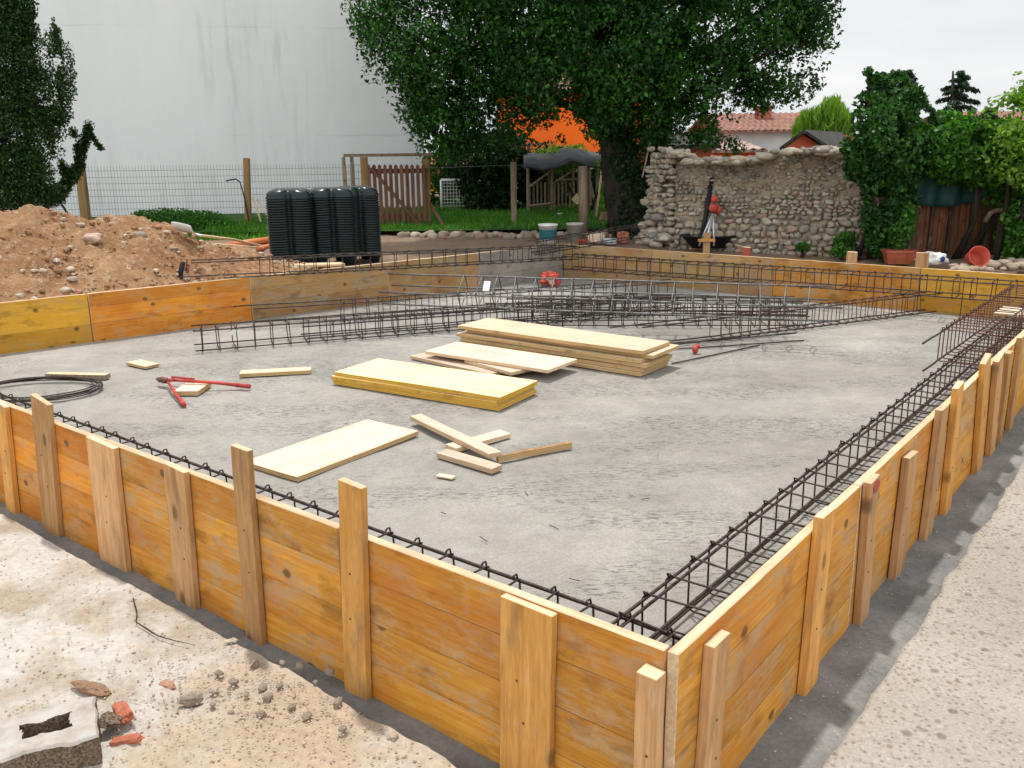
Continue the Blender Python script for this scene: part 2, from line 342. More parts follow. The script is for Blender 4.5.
M['cypress'] = foliage('cypress_leaf', (.008, .035, .008), (.045, .10, .018), 3., .2)
M['conifer'] = foliage('conifer_leaf', (.008, .03, .012), (.02, .06, .02), 3., .15)
M['willow'] = foliage('willow_leaf', (.10, .22, .02), (.20, .36, .04), 2., .4)
M['weed'] = foliage('weed_leaf', (.03, .12, .012), (.07, .22, .025), 3., .35)
M['bark'] = simple('bark', (.03, .023, .018), .9, 0, .4, 6, .8)
def stone_mat(name, cols):
    s = NT(name); at_ = s.n('Attribute', attribute_name='tone'); c = s.coord()
    b = s.ramp(at_.outputs['Fac'], *cols); f = s.noise(c, 14., 6, .65); g = s.noise(c, 70., 4, .7)
    b = s.mix(1., b, s.ramp(f, (.3, .72), (.7, 1.15)), 'MULTIPLY'); b = s.mix(1., b, s.ramp(g, (.3, .8), (.7, 1.12)), 'MULTIPLY')
    s.col(b); s.bump(s.math('ADD', f, g), .8, .012); s.b.inputs['Roughness'].default_value = .92; return s.m
M['fieldstone'] = stone_mat('fieldstone', ((.0, (.27, .25, .21)), (.3, (.44, .39, .30)), (.55, (.48, .38, .26)), (.85, (.60, .55, .45)), (.97, (.40, .18, .10))))
M['mortar'] = earth_mat('old_mortar', (.42, .34, .23), (.56, .48, .35), (.20, .15, .10))
M['stone'] = stone_mat('loose_stone', ((.0, (.30, .24, .18)), (.4, (.46, .36, .25)), (.7, (.60, .51, .40)), (1., (.46, .22, .14))))

# ------------------------------------------------------------------ leaves
def leaf_mesh(name, pts, size, mat, up=.5, asp=1.7, seed=1, dirs=None):
    rg = np.random.default_rng(seed); P = np.asarray(pts, dtype=np.float64); n = len(P)
    d = rg.normal(size=(n, 3)) if dirs is None else np.asarray(dirs)+rg.normal(size=(n, 3))*.25
    d /= np.linalg.norm(d, axis=1)[:, None]
    nn = rg.normal(size=(n, 3)); nn[:, 2] += up*2; s = np.cross(d, nn); s /= (np.linalg.norm(s, axis=1)[:, None]+1e-9)
    L = size*(rg.uniform(.6, 1.35, size=n))[:, None]; nrm = np.cross(s, d)
    V = np.stack([P-d*L*.5, P+s*L*.5/asp+nrm*L*.08, P+d*L*.5, P-s*L*.5/asp+nrm*L*.08], axis=1).reshape(-1, 3)
    me = bpy.data.meshes.new(name); me.vertices.add(4*n); me.vertices.foreach_set('co', V.ravel())
    me.loops.add(4*n); me.loops.foreach_set('vertex_index', np.arange(4*n, dtype=np.int32))
    me.polygons.add(n); me.polygons.foreach_set('loop_start', np.arange(0, 4*n, 4, dtype=np.int32))
    me.materials.append(mat); me.update(calc_edges=True); me.validate(); return me
def leaf_obj(name, parent, *a, **k):
    o = bpy.data.objects.new(name, leaf_mesh(name, *a, **k)); COL.objects.link(o); o.parent = parent; return o
def blobs_pts(blobs, n, thr=-.05, freq=1.6, shell=2.4, seed=1, zmin=None):
    rg = random.Random(seed); wts = [b[3][0]*b[3][1]*b[3][2] if isinstance(b[3], tuple) else b[3]**3 for b in blobs]
    wts = [x**.8 for x in wts]; res = []; tries = 0
    while len(res) < n and tries < n*6:
        tries += 1
        b = rg.choices(blobs, wts)[0]; r = b[3] if isinstance(b[3], tuple) else (b[3],)*3
        q = Vector((rg.gauss(0, 1), rg.gauss(0, 1), rg.gauss(0, 1))).normalized()*(rg.random()**(1/shell))
        q *= 1+.28*noise.noise(q*2.2+Vector((b[0], b[1], b[2])))
        p = Vector((b[0]+q.x*r[0], b[1]+q.y*r[1], b[2]+q.z*r[2]))
        if noise.noise(p*freq)+.5*noise.noise(p*freq*2.7) < thr: continue
        if zmin is not None and p.z < zmin: continue
        res.append(p)
    return res

# ================================================================== SETTING
def grid(name, nu, nv, fn, mat, keep=None, smooth=True):
    v = [fn(i/nu, j/nv) for j in range(nv+1) for i in range(nu+1)]
    f = [(j*(nu+1)+i, j*(nu+1)+i+1, (j+1)*(nu+1)+i+1, (j+1)*(nu+1)+i) for j in range(nv) for i in range(nu)]
    if keep: f = [q for q in f if keep(sum((Vector(v[k]) for k in q), Vector())/4)]
    m = MB(); m.v = [tuple(x) for x in v]; m.f = f; m.m = [0]*len(f)
    return m.build(name, mat, smooth=smooth)
def uv_of(p):
    dx, dy = p[0]-.345, p[1]-1.661; return (-.784*dx+.621*dy, .621*dx+.784*dy)
g = MB(); g.v = [(-600, -300, -.12), (600, -300, -.12), (600, 900, -.12), (-600, 900, -.12)]; g.f = [(0, 1, 2, 3)]; g.m = [0]
tag(g.build('ground', M['ground']), kind='structure')
# concrete inside the formwork
def slab_fn(a, b):
    v = .03+b*(VB-.03); u = .03+a*(UL(v)-.03); p = W(u, v, 0)
    z = .12+.006*fbm((p.x, p.y, 0), 4, 1.6)+.002*fbm((p.x, p.y, 3), 3, 14)
    return (p.x, p.y, z)
tag(grid('concrete_slab', 150, 160, slab_fn, M['slab']), kind='structure')
# dark concrete strip round the outside
def strip_fn(a, b):
    u = -.40+a*7.6; v = -.34+b*8.; p = W(u, v); return (p.x, p.y, -.006+.006*fbm((p.x, p.y, 1), 4, 6))
tag(grid('concrete_footing', 190, 200, strip_fn, M['strip']), kind='structure')
# rough concrete road on the right
def road_fn(a, b):
    v = -3.2+b*10.8; k = a**1.8; e = -.19-.020*fbm((v, 5, 0), 5, 2.6)-.012*noise.noise((v*9, 0, 0)); u = e-k*9
    p = W(u, v); z = .030+.004*fbm((p.x, p.y, 4), 4, 5)
    if a == 0: z = -.03
    return (p.x, p.y, z)
tag(grid('road', 60, 420, road_fn, M['road']), kind='structure')
# pale lime crusted slab on the left
def crust_fn(a, b):
    u = .55-1.7+a*9.5; e = -.095-.014*fbm((u, 0, 7), 5, 2.2)-.006*noise.noise((u*14, 1, 0))
    if u < 1.25: e -= .012*(1.25-u)*abs(noise.noise((u*5, 2, 0)))*6
    v = e-(b**1.5)*4.2; p = W(u, v)
    rub = max(0., min(1., (1.9-u)/.5))*max(0., min(1., (b*6)))
    z = .028+.010*fbm((p.x, p.y, 2), 5, 3)+rub*.018*fbm((p.x, p.y, 9), 5, 11)
    if b == 0: z = -.03
    return (p.x, p.y, z)
tag(grid('paved_ground', 420, 230, crust_fn, M['crust'], keep=lambda p: uv_of(p)[0] > .1 or p.y < 1.), kind='structure')
# yard fill behind the formwork
def yz(x, y, q):
    d = math.hypot(x, y); k = min(1, max(0, (y-11)/3)); return .32+.08*k+.02*fbm((x, y, 0), 4, 1.2)+.012*fbm((x, y, 3), 4, 6)
def yardL(a, b):
    v = -6+b*(VB+6+.03); s = .04+a*a*40; p = W(UL(v)+s, v); z = yz(p.x, p.y, 0) if a > 0 else .3; return (p.x, p.y, z)
def yardB(a, b):
    v = VB+.04+b*b*60; u = -26+ (a**1)*74; p = W(u, v); return (p.x, p.y, yz(p.x, p.y, 0) if b > 0 else .32)
def yardC(a, b):
    s0 = UL(VB)+.04
    v = VB+.04+b*b*60; u = s0-a*10; p = W(u, v); return (p.x, p.y, yz(p.x, p.y, 0))
yo = [grid('yard_ground', 90, 160, yardL, M['soil']), grid('yard_ground', 150, 80, yardB, M['soil'])]
for o in yo: tag(o, kind='structure')
# ---- lawn (flat sheet a little above the soil) and blades
lawnp = [(-4.6, 12.9), (1.9, 12.7), (3.6, 13.4), (3.6, 22), (-24, 22), (-24, 14.4), (-4.6, 13.6)]
lm = MB(); lm.add([(x, y, .44) for x, y in lawnp], [tuple(range(len(lawnp)))])
tag(lm.build('lawn', M['lawnbase']), kind='structure')
def blades(name, n, reg, z0, h, seed, mat='grass'):
    rg = random.Random(seed); pts = []; dr = []
    while len(pts) < n:
        x, y = rg.uniform(reg[0], reg[1]), rg.uniform(reg[2], reg[3]); hh = h*rg.uniform(.5, 1.3)*(1+.5*noise.noise((x*2, y*2, 0)))
        pts.append((x, y, z0+hh*.45)); dr.append((rg.gauss(0, .3), rg.gauss(0, .3), 1))
    return leaf_mesh(name, pts, h, M[mat], up=0, asp=7, seed=seed, dirs=dr)
o = bpy.data.objects.new('grass', blades('grass', 26000, (-4.4, 3.4, 12.75, 18), .43, .10, 3)); COL.objects.link(o)
tag(o, 'short bright green grass of the lawn behind the stone edging', 'grass', kind='stuff')

# ================================================================== FORMWORK
TH = .027
def panel(a, b, zb, ht, mat, label, group, leaf_out=True, parentcat='panel', tilt=0.):
    """a, b: world points of the two ends at z=0; board thickness grows to the right-hand side of a->b"""
    d = (b-a); L = d.length-.004; Mx = frame((a.x, a.y, zb), d)
    m = MB(); n = max(2, int(L/.12)); ph = random.random()*50
    # a gently bowed box cut in segments, with a worn upper edge
    rows = []
    for i in range(n+1):
        x = .002+L*i/n; bow = .004*noise.noise((x*.9+ph, 0, 0)); tz = .0025*noise.noise((x*9+ph, 3, 0))
        rows.append([(x, bow, 0), (x, bow+TH, 0), (x, bow+TH, ht+tz), (x, bow, ht+tz)])
    for r in rows: m.v += r; m.tone += [0.]*4
    for i in range(n):
        k = i*4
        for q, mi in (((0, 3), 0), ((3, 2), 1), ((2, 1), 0), ((1, 0), 0)):
            m.f.append((k+q[0], k+q[1], k+4+q[1], k+4+q[0])); m.m.append(mi)
    m.f += [(0, 1, 2, 3), (n*4+3, n*4+2, n*4+1, n*4)]; m.m += [1, 1]
    o = m.build('formwork_panel', [mat, M['sawn']], M=Mx)
    bv = o.modifiers.new('bevel', 'BEVEL'); bv.width = .002; bv.segments = 1; bv.limit_method = 'ANGLE'
    tag(o, label, 'formwork panel', group); return o
G = 'orange formwork panels round the slab'
def pA(u0, u1, mat, label): return panel(W(u1, 0, 0), W(u0, 0, 0), -.02, .52, M[mat], label, G)
pA(.03, 1.08, 'panel', 'orange panel of the near left wall next to the corner, behind the short broad stake')
pA(1.084, 2.40, 'panel', 'near left wall panel of orange boards behind the two middle stakes')
pA(2.404, 3.80, 'panel_red', 'near left wall panel of reddish orange boards at the left edge of the photo')
pA(3.804, 5.2, 'panel', 'left wall panel of orange boards beyond the coil of wire')
pA(5.204, 6.36, 'panel', 'last panel of the near left wall at the far left corner')
def pB(v0, v1, mat, label): return panel(W(-.0, v0, 0), W(-.0, v1, 0), -.02, .52, M[mat], label, G)
pB(-.0, 1.22, 'panel', 'right wall panel of orange boards nearest the corner, with a chipped top edge')
pB(1.224, 2.30, 'panel', 'right wall panel of orange boards beyond the red spray mark')
pB(2.304, 3.80, 'panel', 'right wall panel of orange boards behind the crowd of far stakes')
pB(3.804, 5.30, 'panel_yel', 'fourth right wall panel counted from the near corner')
pB(5.304, VB, 'panel_yel', 'last panel of the right wall by the back wall')
LBs = [(-.1, .69, 'panel_yel'), (.694, 1.77, 'panel_yel'), (1.774, 3.07, 'panel_red'), (3.074, 4.46, 'panel_brown'), (4.464, 5.55, 'panel_brown'), (5.554, VB, 'panel_grey')]
LBl = ['far left wall panel outside the left of the photo', 'mustard yellow panel of the far left wall, at the left edge of the photo',
       'bright orange panel of the far left wall below the right of the earth heap', 'brown weathered panel of the far left wall below the hung steel cage',
       'brown and grey worn panel of the far left wall behind the shiny steel truss', 'grey cement stained panel of the far left wall next to the back corner']
for (a, b, m_), l in zip(LBs, LBl): panel(W(UL(a), a), W(UL(b), b), 0.0, .5, M[m_], l, G)
BKs = [(UL(VB), 3.9, 'panel_brown'), (3.896, 2.55, 'panel_brown'), (2.546, 1.22, 'panel'), (1.216, .0, 'panel_yel')]
BKl = ['pale brown panel of the back wall at its far left corner', 'pale brown panel of the back wall in front of the stone wall and tub',
       'orange brown panel of the back wall before ivy and planter', 'yellow panel of the back wall at its right end']
for (a, b, m_), l in zip(BKs, BKl): panel(W(b, VB+.001+TH), W(a, VB+.001+TH), 0.0, .5, M[m_], l, G)

def stake(p0, p1, xdir, wd, th, mat, label, group='stakes nailed to the formwork', outn=None, blunt=True):
    """p0 bottom, p1 top centre of the inner face; xdir = width direction, outn = outward normal"""
    up = (p1-p0); L = up.length; z = up.normalized(); y = outn; x = y.cross(z).normalized(); y = z.cross(x).normalized()
    Mx = Matrix(((x.x, y.x, z.x, p0.x), (x.y, y.y, z.y, p0.y), (x.z, y.z, z.z, p0.z), (0, 0, 0, 1)))
    m = MB(); n = 8; ph = random.random()*40; rows = []
    for i in range(n+1):
        t = i/n; zz = L*t; bw = .0025*noise.noise((t*3+ph, 0, 0))
        a = random.uniform(-.003, .003) if i == n else 0
        rows.append([(-wd/2+bw, .001, zz+a), (wd/2+bw, .001, zz-a), (wd/2+bw, th, zz-a*.5), (-wd/2+bw, th, zz+a*.5)])
    for r in rows: m.v += r; m.tone += [0.]*4
    for i in range(n):
        for k in range(4): m.f.append((i*4+k, i*4+(k+1) % 4, i*4+4+(k+1) % 4, i*4+4+k)); m.m.append(0)
    m.f += [(3, 2, 1, 0), (n*4, n*4+1, n*4+2, n*4+3)]; m.m += [0, 1]
    o = m.build('wooden_stake', [M[mat], M['sawn']], M=Mx)
    bv = o.modifiers.new('bevel', 'BEVEL'); bv.width = .0025; bv.segments = 2; bv.limit_method = 'ANGLE'
    for zz in (L*.42, L*.62):
        if mat != 'terra':
            nm = MB(); nm.lathe([(.0035, 0), (.0035, .0015), (.0005, .0018)], 8, Matrix.Translation((random.uniform(-.2, .2)*wd, th, zz))@Matrix.Rotation(math.radians(-90), 4, 'X')); nm.build('nail', M['rust'], o)
    tag(o, label, 'wooden stake', group); return o
nA = (W(0, -1)-W(0, 0)).normalized(); nB = (W(-1, 0)-W(0, 0)).normalized()
O = .0015
def sA(ub, ut, zt, wd, th, mat, label, zb=-.06):
    return stake(W(ub, -O, zb), W(ut, -O, zt), None, wd, th, mat, label, outn=nA)
def sB(vb, vt, zt, wd, th, mat, label, zb=-.06):
    return stake(W(-O, vb, zb), W(-O, vt, zt), None, wd, th, mat, label, outn=nB)
sA(3.31, 3.23, .51, .09, .024, 'stake_orange', 'orange stake cut off by the left edge of the photo')
sA(2.93, 2.84, .595, .145, .024, 'stake', 'brown leaning stake standing proud of the wall beside the wire coil')
sA(2.41, 2.385, .505, .20, .024, 'stake_pale', 'wide pale pinkish stake, flush with the wall top, second visible from the left')
sA(1.915, 1.885, .515, .125, .024, 'stake_pale', 'pinkish stake ending just below the wall top, before the first tall one')
sA(1.515, 1.495, .665, .085, .024, 'stake', 'tall narrow brown stake with a split top beside the big loose board')
sA(1.025, .99, .665, .095, .024, 'stake_orange', 'tall orange stake at the panel joint in the foreground')
sA(.40, .387, .497, .155, .024, 'stake_orange', 'short broad stake with a pale sawn top in the middle foreground')
sA(.05, .048, .455, .05, .045, 'stake_pale', 'thin corner stake closing the near corner of the formwork')
sB(.135, .16, .47, .085, .028, 'stake_pale', 'pinkish stake on the right wall closest to the near corner')
sB(.81, .835, .545, .10, .028, 'stake_orange', 'orange stake on the right wall standing proud at the bend of the steel cage')
sB(1.315, 1.275, .512, .09, .028, 'stake_pale', 'pale stake sprayed red at its top')
sB(1.72, 1.745, .46, .12, .028, 'stake_pale', 'short pale stake with its top below the wall edge beyond the red marked one')
sB(2.14, 2.17, .535, .11, .028, 'stake_pale', 'pale stake in front of the first tall far stake on the right wall')
sB(2.47, 2.42, .575, .10, .028, 'stake_orange', 'first tall orange stake of the far right row')
sB(3.11, 2.95, .585, .12, .028, 'stake_orange', 'tallest leaning stake of the far right row')
sB(3.43, 3.29, .53, .13, .028, 'stake', 'brown stake leaning beside the tallest far one')
sB(3.60, 3.58, .50, .08, .028, 'stake', 'dark narrow stake, last one seen at the right edge of the photo')
sB(3.92, 3.90, .53, .10, .028, 'stake', 'stake of the right wall just outside the photo edge')
# red spray mark as a thin painted patch on that stake top
m = MB(); pts = []
for k in range(14):
    a = 2*math.pi*k/14; r = 1+.3*noise.noise((k*1.3, 0, 0)); pts.append((math.cos(a)*.034*r, 0, math.sin(a)*.022*r))
m.add(pts+[(x, .002, z) for x, y, z in pts], [tuple(range(14)), tuple(range(27, 13, -1))]+[(i, (i+1) % 14, 14+(i+1) % 14, 14+i) for i in range(14)])
o = m.build('paint_mark', M['red'], M=frame(W(-.0315, 1.285, .485), W(0, 1)-W(0, 0))); tag(o, 'round red spray paint mark at the top of the pale stake', 'paint mark')
# stakes seen beyond the back wall
nK = (W(0, 1)-W(0, 0)).normalized(); KO = VB+.03
def sK(px, zt, wd, mat, label, lean=0.):
    P = at(px, 255, Y=1.); d = Vector((P.x, P.y)).normalized()
    # intersect the view ray (in plan) with the back wall line
    c = Vector((.345, 1.661)); n = Vector((nK.x, nK.y)); t = (KO+c.dot(n))/d.dot(n); q = d*t
    u, v = uv_of((q.x, q.y)); return stake(W(u, KO+.004, .05), W(u+lean, KO+.004, zt), None, wd, .05, mat, label, outn=nK)
sK(851, .60, .085, 'stake_pale', 'pale stake rising behind the back wall near the right end of the stone wall')
sK(745, .585, .075, 'terra', 'brick red block end rising behind the back wall right of the black tub')
sK(924, .63, .10, 'stake_pale', 'pointed pale stake behind the back wall between planter and white bag', .02)

# ================================================================== STEEL CAGES
def stirrup_mesh(wd, ht, r, mat, hook=True):
    m = MB(); c = .018; pts = []
    def arc(cx, cz, a0, a1):
        for k in range(4):
            a = math.radians(a0+(a1-a0)*k/3); pts.append((0, cx+c*math.cos(a), cz+c*math.sin(a)))
    for a in (20, 70, 120): pts.append((.006, .013+.013*math.cos(math.radians(a)), ht+.002+.011*math.sin(math.radians(a))))
    arc(c, ht-c, 120, 180); arc(c, c, 180, 270); arc(wd-c, c, 270, 360); arc(wd-c, ht-c, 0, 90); 
    pts.append((-.005, c, ht+.001)); pts.append((-.006, .004, ht-.004))
    m.tube(pts, r, 5); return m.mesh('stirrup', mat, True)
def cage(a, b, wd, ht, sp, rb, rs, label, mat='rebar', smat=None, ext0=.1, ext1=.1, roll=0., group='steel reinforcement cages', nbar=4, s0=0., s1=None, name='rebar_cage'):
    d = b-a; L = d.length; Mx = frame(a, d) @ Matrix.Rotation(roll, 4, 'X')
    root = empty(name, M=Mx); tag(root, label, 'steel cage', group)
    smat = smat or mat; sm = stirrup_mesh(wd, ht, rs, M[smat]); s1 = L if s1 is None else s1
    ys = [(rb+rs, ht-rb-rs), (wd-rb-rs, ht-rb-rs), (rb+rs, rb+rs), (wd-rb-rs, rb+rs)]
    if nbar == 6: ys += [(wd*.42, ht-rb-rs), (rb*4, ht-rb-rs-.012)]
    for k, (y, z) in enumerate(ys):
        m = MB(); e0 = ext0*random.uniform(.5, 1.2); e1 = ext1*random.uniform(.5, 1.2); n = 14; ph = random.random()*20
        m.tube([(-e0+(L+e0+e1)*i/n, y+.006*noise.noise((i*.5+ph, 0, 0)), z+.005*noise.noise((i*.6+ph, 2, 0))) for i in range(n+1)], rb, 7)
        m.build('bar', M[mat], root, smooth=True)
    x = s0+.03; first = None; k = 0
    while x < s1:
        o = bpy.data.objects.new('stirrup', sm); COL.objects.link(o); o.parent = root
        o.location = (x, random.uniform(-.002, .002), random.uniform(-.002, .002)); o.rotation_euler = (random.gauss(0, .01), random.gauss(0, .035), random.gauss(0, .05))
        x += sp*random.uniform(.9, 1.1)
    return root

cage(W(.04, .375, .135), W(6.0, .375, .135), .30, .175, .135, .0062, .0036, 'long steel cage lying in the trench along the near left wall', ext0=.0, ext1=.03)
cage(W(.365, 6.5, .135), W(.365, .08, .135), .30, .175, .135, .0052, .0035, 'long steel cage lying along the right wall from the near corner', ext0=.0, ext1=.02, nbar=6)
cage(W(.37, 5.95, .335), W(.39, 3.80, .335), .25, .185, .095, .0058, .0036, 'short rusty cage stacked on the cage of the right wall near the back', mat='rebar', smat='rust', ext0=.02, ext1=.36)
r6 = cage(W(4.78, 6.36, .275), W(.25, 6.36, .325), .26, .155, .135, .0058, .0038, 'long steel cage hung along the inside of the back wall', ext0=.0, ext1=.2)
for x in (1.1, 2.05, 3.3, 4.0):
    m = MB(); m.tube([(x, .006, -.16), (x+.004, .006, .16)], .004, 5); m.build('support_rod', M['rebar'], r6)
cage(W(5.56, 3.10, .515), W(4.72, 6.55, .365), .22, .155, .14, .0056, .0038, 'steel cage hung along the far left wall, one end resting on its top', ext0=.7, ext1=.05)
cage(W(4.95, 6.25, .44), W(4.36, 7.35, .55), .20, .15, .14, .0056, .0038, 'short steel cage sloping up over the back corner of the formwork', ext0=.1, ext1=.05)
c1 = cage(W(4.98, 2.02, .130), W(3.02, 5.16, .130), .25, .165, .135, .0054, .0038, 'front loose cage of the pile, its left end with a white tag', ext0=.03, ext1=.1)
cage(W(4.50, 2.86, .150), W(2.85, 5.55, .150), .20, .11, .135, .0054, .0036, 'small cage nested inside the front loose cage', ext0=.18, ext1=.1)
cage(W(5.02, 3.42, .132), W(3.25, 6.10, .132), .22, .165, .11, .0056, .0036, 'loose cage behind the front one, long bar ends pointing left', ext0=.75, ext1=.1)
c2 = cage(W(4.46, 3.42, .325), W(1.45, 4.72, .315), .25, .15, .155, .0072, .0046, 'shiny pale truss with a white tag, tilted on top of the cages', mat='rebar_pale', ext0=.02, ext1=.2, roll=math.radians(33), s0=.62)
cage(W(3.75, 4.05, .132), W(1.75, 5.45, .132), .24, .165, .12, .0056, .0036, 'loose cage in the middle of the pile under the shiny truss', ext0=.25, ext1=.1)
cage(W(3.60, 4.75, .132), W(2.05, 5.75, .132), .22, .15, .13, .0056, .0036, 'loose cage at the back of the pile, nearest to the back wall', ext0=.2, ext1=.25)
cage(W(3.35, 3.95, .30), W(1.70, 4.95, .30), .16, .12, .12, .0054, .0036, 'narrow cage lying in the middle of the pile beside the shiny truss', ext0=.3, ext1=.2)
cage(W(2.20, 4.30, .130), W(1.10, 6.60, .130), .13, .175, .095, .0056, .0036, 'narrow tall cage at the right end of the pile with rusty stirrups', smat='rust', ext0=.5, ext1=.25, s0=.3)
for rt, x, y, z, a_ in ((c1, .28, -.004, .125, 1.45), (c2, .86, .12, .145, .3)):
    m = MB(); m.box((0, 0, 0), (.075, .0012, .035) if rt is c1 else (.05, .10, .0012)); t = m.build('tag', M['white'], rt); t.location = (x, y, z); t.rotation_euler = (.1, .05, .1)
# loose bars
def rod(pts, r, label, cat, mat='rebar', name='steel_rod', group=None):
    m = MB(); m.tube(pts, r, 6); o = m.build(name, M[mat], smooth=True); tag(o, label, cat, group); return o
rod([W(2.62, 3.95, .128), W(2.1, 4.55, .13), W(1.7, 5.2, .13)], .0055, 'bare steel rod on the slab right of the board stack, the longer one', 'rod', group='loose rods')
rod([W(2.46, 3.83, .128), W(2.05, 4.3, .13), W(1.55, 4.95, .13)], .0055, 'bare steel rod on the slab closest to the board stack', 'rod', group='loose rods')
rod([W(2.0, 3.72, .128), W(1.93, 3.95, .13), W(1.75, 4.6, .13)], .0055, 'thin steel rod leading to the red plug on the slab', 'rod', group='loose rods')

# ================================================================== BOARDS ON THE SLAB
def board(u0, v0, u1, v1, wd, z, th, mat, edge, label, group=None, name='wooden_board', tilt=(0, 0), cat='board'):
    a, b = W(u0, v0, z), W(u1, v1, z+tilt[0]); d = b-a; L = d.length; Mx = frame(a, d)@Matrix.Rotation(tilt[1], 4, 'X')
    m = MB(); nx = max(3, int(L/.1)); ny = 3; ph = random.random()*60
    def P(i, j, t):
        x = L*i/nx; y = wd*j/ny; zz = .004*noise.noise((x*1.2+ph, y*2, 0)); e = .002*noise.noise((x*11+ph, j, 2))
        if j == 0: y += e
        if j == ny: y += e
        if i == 0: x += .004*noise.noise((ph, y*14, 1))
        if i == nx: x += .004*noise.noise((ph+9, y*14, 1))
        return (x, y, zz+t*th)
    for t in (0, 1):
        for j in range(ny+1):
            for i in range(nx+1): m.v.append(P(i, j, t)); m.tone.append(0.)
    K = (nx+1)*(ny+1); I = lambda i, j: j*(nx+1)+i
    for j in range(ny):
        for i in range(nx):
            m.f.append((I(i, j), I(i, j+1), I(i+1, j+1), I(i+1, j))); m.f.append((K+I(i, j), K+I(i+1, j), K+I(i+1, j+1), K+I(i, j+1))); m.m += [0, 0]
    for i in range(nx):
        m.f.append((I(i, 0), I(i+1, 0), K+I(i+1, 0), K+I(i, 0))); m.f.append((I(i+1, ny), I(i, ny), K+I(i, ny), K+I(i+1, ny))); m.m += [1, 1]
    for j in range(ny):
        m.f.append((I(0, j+1), I(0, j), K+I(0, j), K+I(0, j+1))); m.f.append((I(nx, j), I(nx, j+1), K+I(nx, j+1), K+I(nx, j))); m.m += [1, 1]
    o = m.build(name, [M[mat], M[edge]], M=Mx); bv = o.modifiers.new('bevel', 'BEVEL'); bv.width = .0015; bv.segments = 1; bv.limit_method = 'ANGLE'
    tag(o, label, cat, group); return o
Z0 = .127; T = .026
for k in range(3):
    j = [(.0, .0), (.012, -.008), (-.006, .006)][k]
    board(3.46+j[0], 2.00+j[1], 2.24+j[0], 2.15+j[1]*.5, .43, Z0+k*(T+.001), T, 'yellowb', 'yedge',
          ['lowest yellow board of the yellow stack', 'middle yellow board of the yellow stack', 'top yellow board of the yellow stack, its bright face up'][k], 'yellow boards stacked on the slab')
lab = ['lowest', 'second from the bottom', 'third from the bottom', 'fourth from the bottom', 'fifth from the bottom', 'top']
for k in range(6):
    j = [(.01, .0), (.0, .01), (-.02, .004), (.012, -.004), (-.05, .045), (0, .0)][k]
    board(3.52+j[0], 3.25+j[1], 1.98+j[0], 3.29+j[1], .37, Z0+k*(T+.003), T-.002, 'fresh', 'edge', lab[k]+' board of the long pale stack in front of the cages', 'pale boards stacked on the slab')
board(3.56, 2.79, 2.76, 2.71, .21, Z0, .022, 'pinkish', 'sawn', 'lower left pinkish board under the two others, between the two stacks', 'loose pinkish boards')
board(3.10, 2.84, 2.62, 2.74, .30, Z0+.024, .022, 'pinkish', 'sawn', 'small pinkish board under the top one, its end showing to the front', 'loose pinkish boards')
board(3.43, 2.80, 2.41, 2.85, .36, Z0+.05, .022, 'pinkish', 'sawn', 'top loose pinkish board between the yellow and pale stacks', 'loose pinkish boards')
board(2.27, .77, 2.30, 1.57, .37, Z0, .024, 'pinkish', 'edge', 'large single pale board lying near the tall stakes of the left wall')
# crossed offcuts
board(2.47, 1.68, 1.73, 1.45, .07, Z0+.026, .024, 'pinkish', 'sawn', 'long offcut lying on top of the crossed pieces', 'crossed offcuts')
board(2.05, 1.50, 1.98, 1.84, -.085, Z0, .024, 'pinkish', 'sawn', 'offcut under the long crossing one, pointing away', 'crossed offcuts')
board(1.99, 1.37, 1.64, 1.36, .075, Z0, .026, 'pinkish', 'sawn', 'short offcut in front of the crossed ones', 'crossed offcuts')
board(1.73, 1.50, 1.57, 1.88, -.022, Z0, .03, 'stake', 'edge', 'thin dark lath on edge right of the crossed offcuts', 'crossed offcuts')
board(1.815, 1.18, 1.735, 1.20, .035, Z0, .008, 'fresh', 'sawn', 'small wood chip in front of the crossed offcuts', 'small loose wood pieces', 'wood_chip', cat='wood chip')
board(4.09, 1.75, 3.79, 2.09, .11, Z0, .024, 'fresh', 'edge', 'short pale offcut left of the yellow stack', 'small loose wood pieces')
board(5.05, 1.50, 4.82, 1.51, .11, Z0, .018, 'fresh', 'edge', 'small pale offcut behind the wire coil', 'small loose wood pieces')
board(5.12, .98, 4.76, 1.20, .06, Z0, .03, 'sawn', 'oldwood', 'thick greyish offcut beside the wire coil', 'small loose wood pieces')
_a, _b = uv_of(at(173, 392, z=.15)), uv_of(at(198, 392, z=.15))
board(_a[0], _a[1], _b[0], _b[1], .22, Z0, .028, 'pinkish', 'edge', 'small offcut under the red handled cutter', 'small loose wood pieces')
board(.30, 4.95, .06, 4.95, .30, .45, .02, 'fresh', 'sawn', 'small pale board lying on the right wall cage near the back', 'small loose wood pieces')
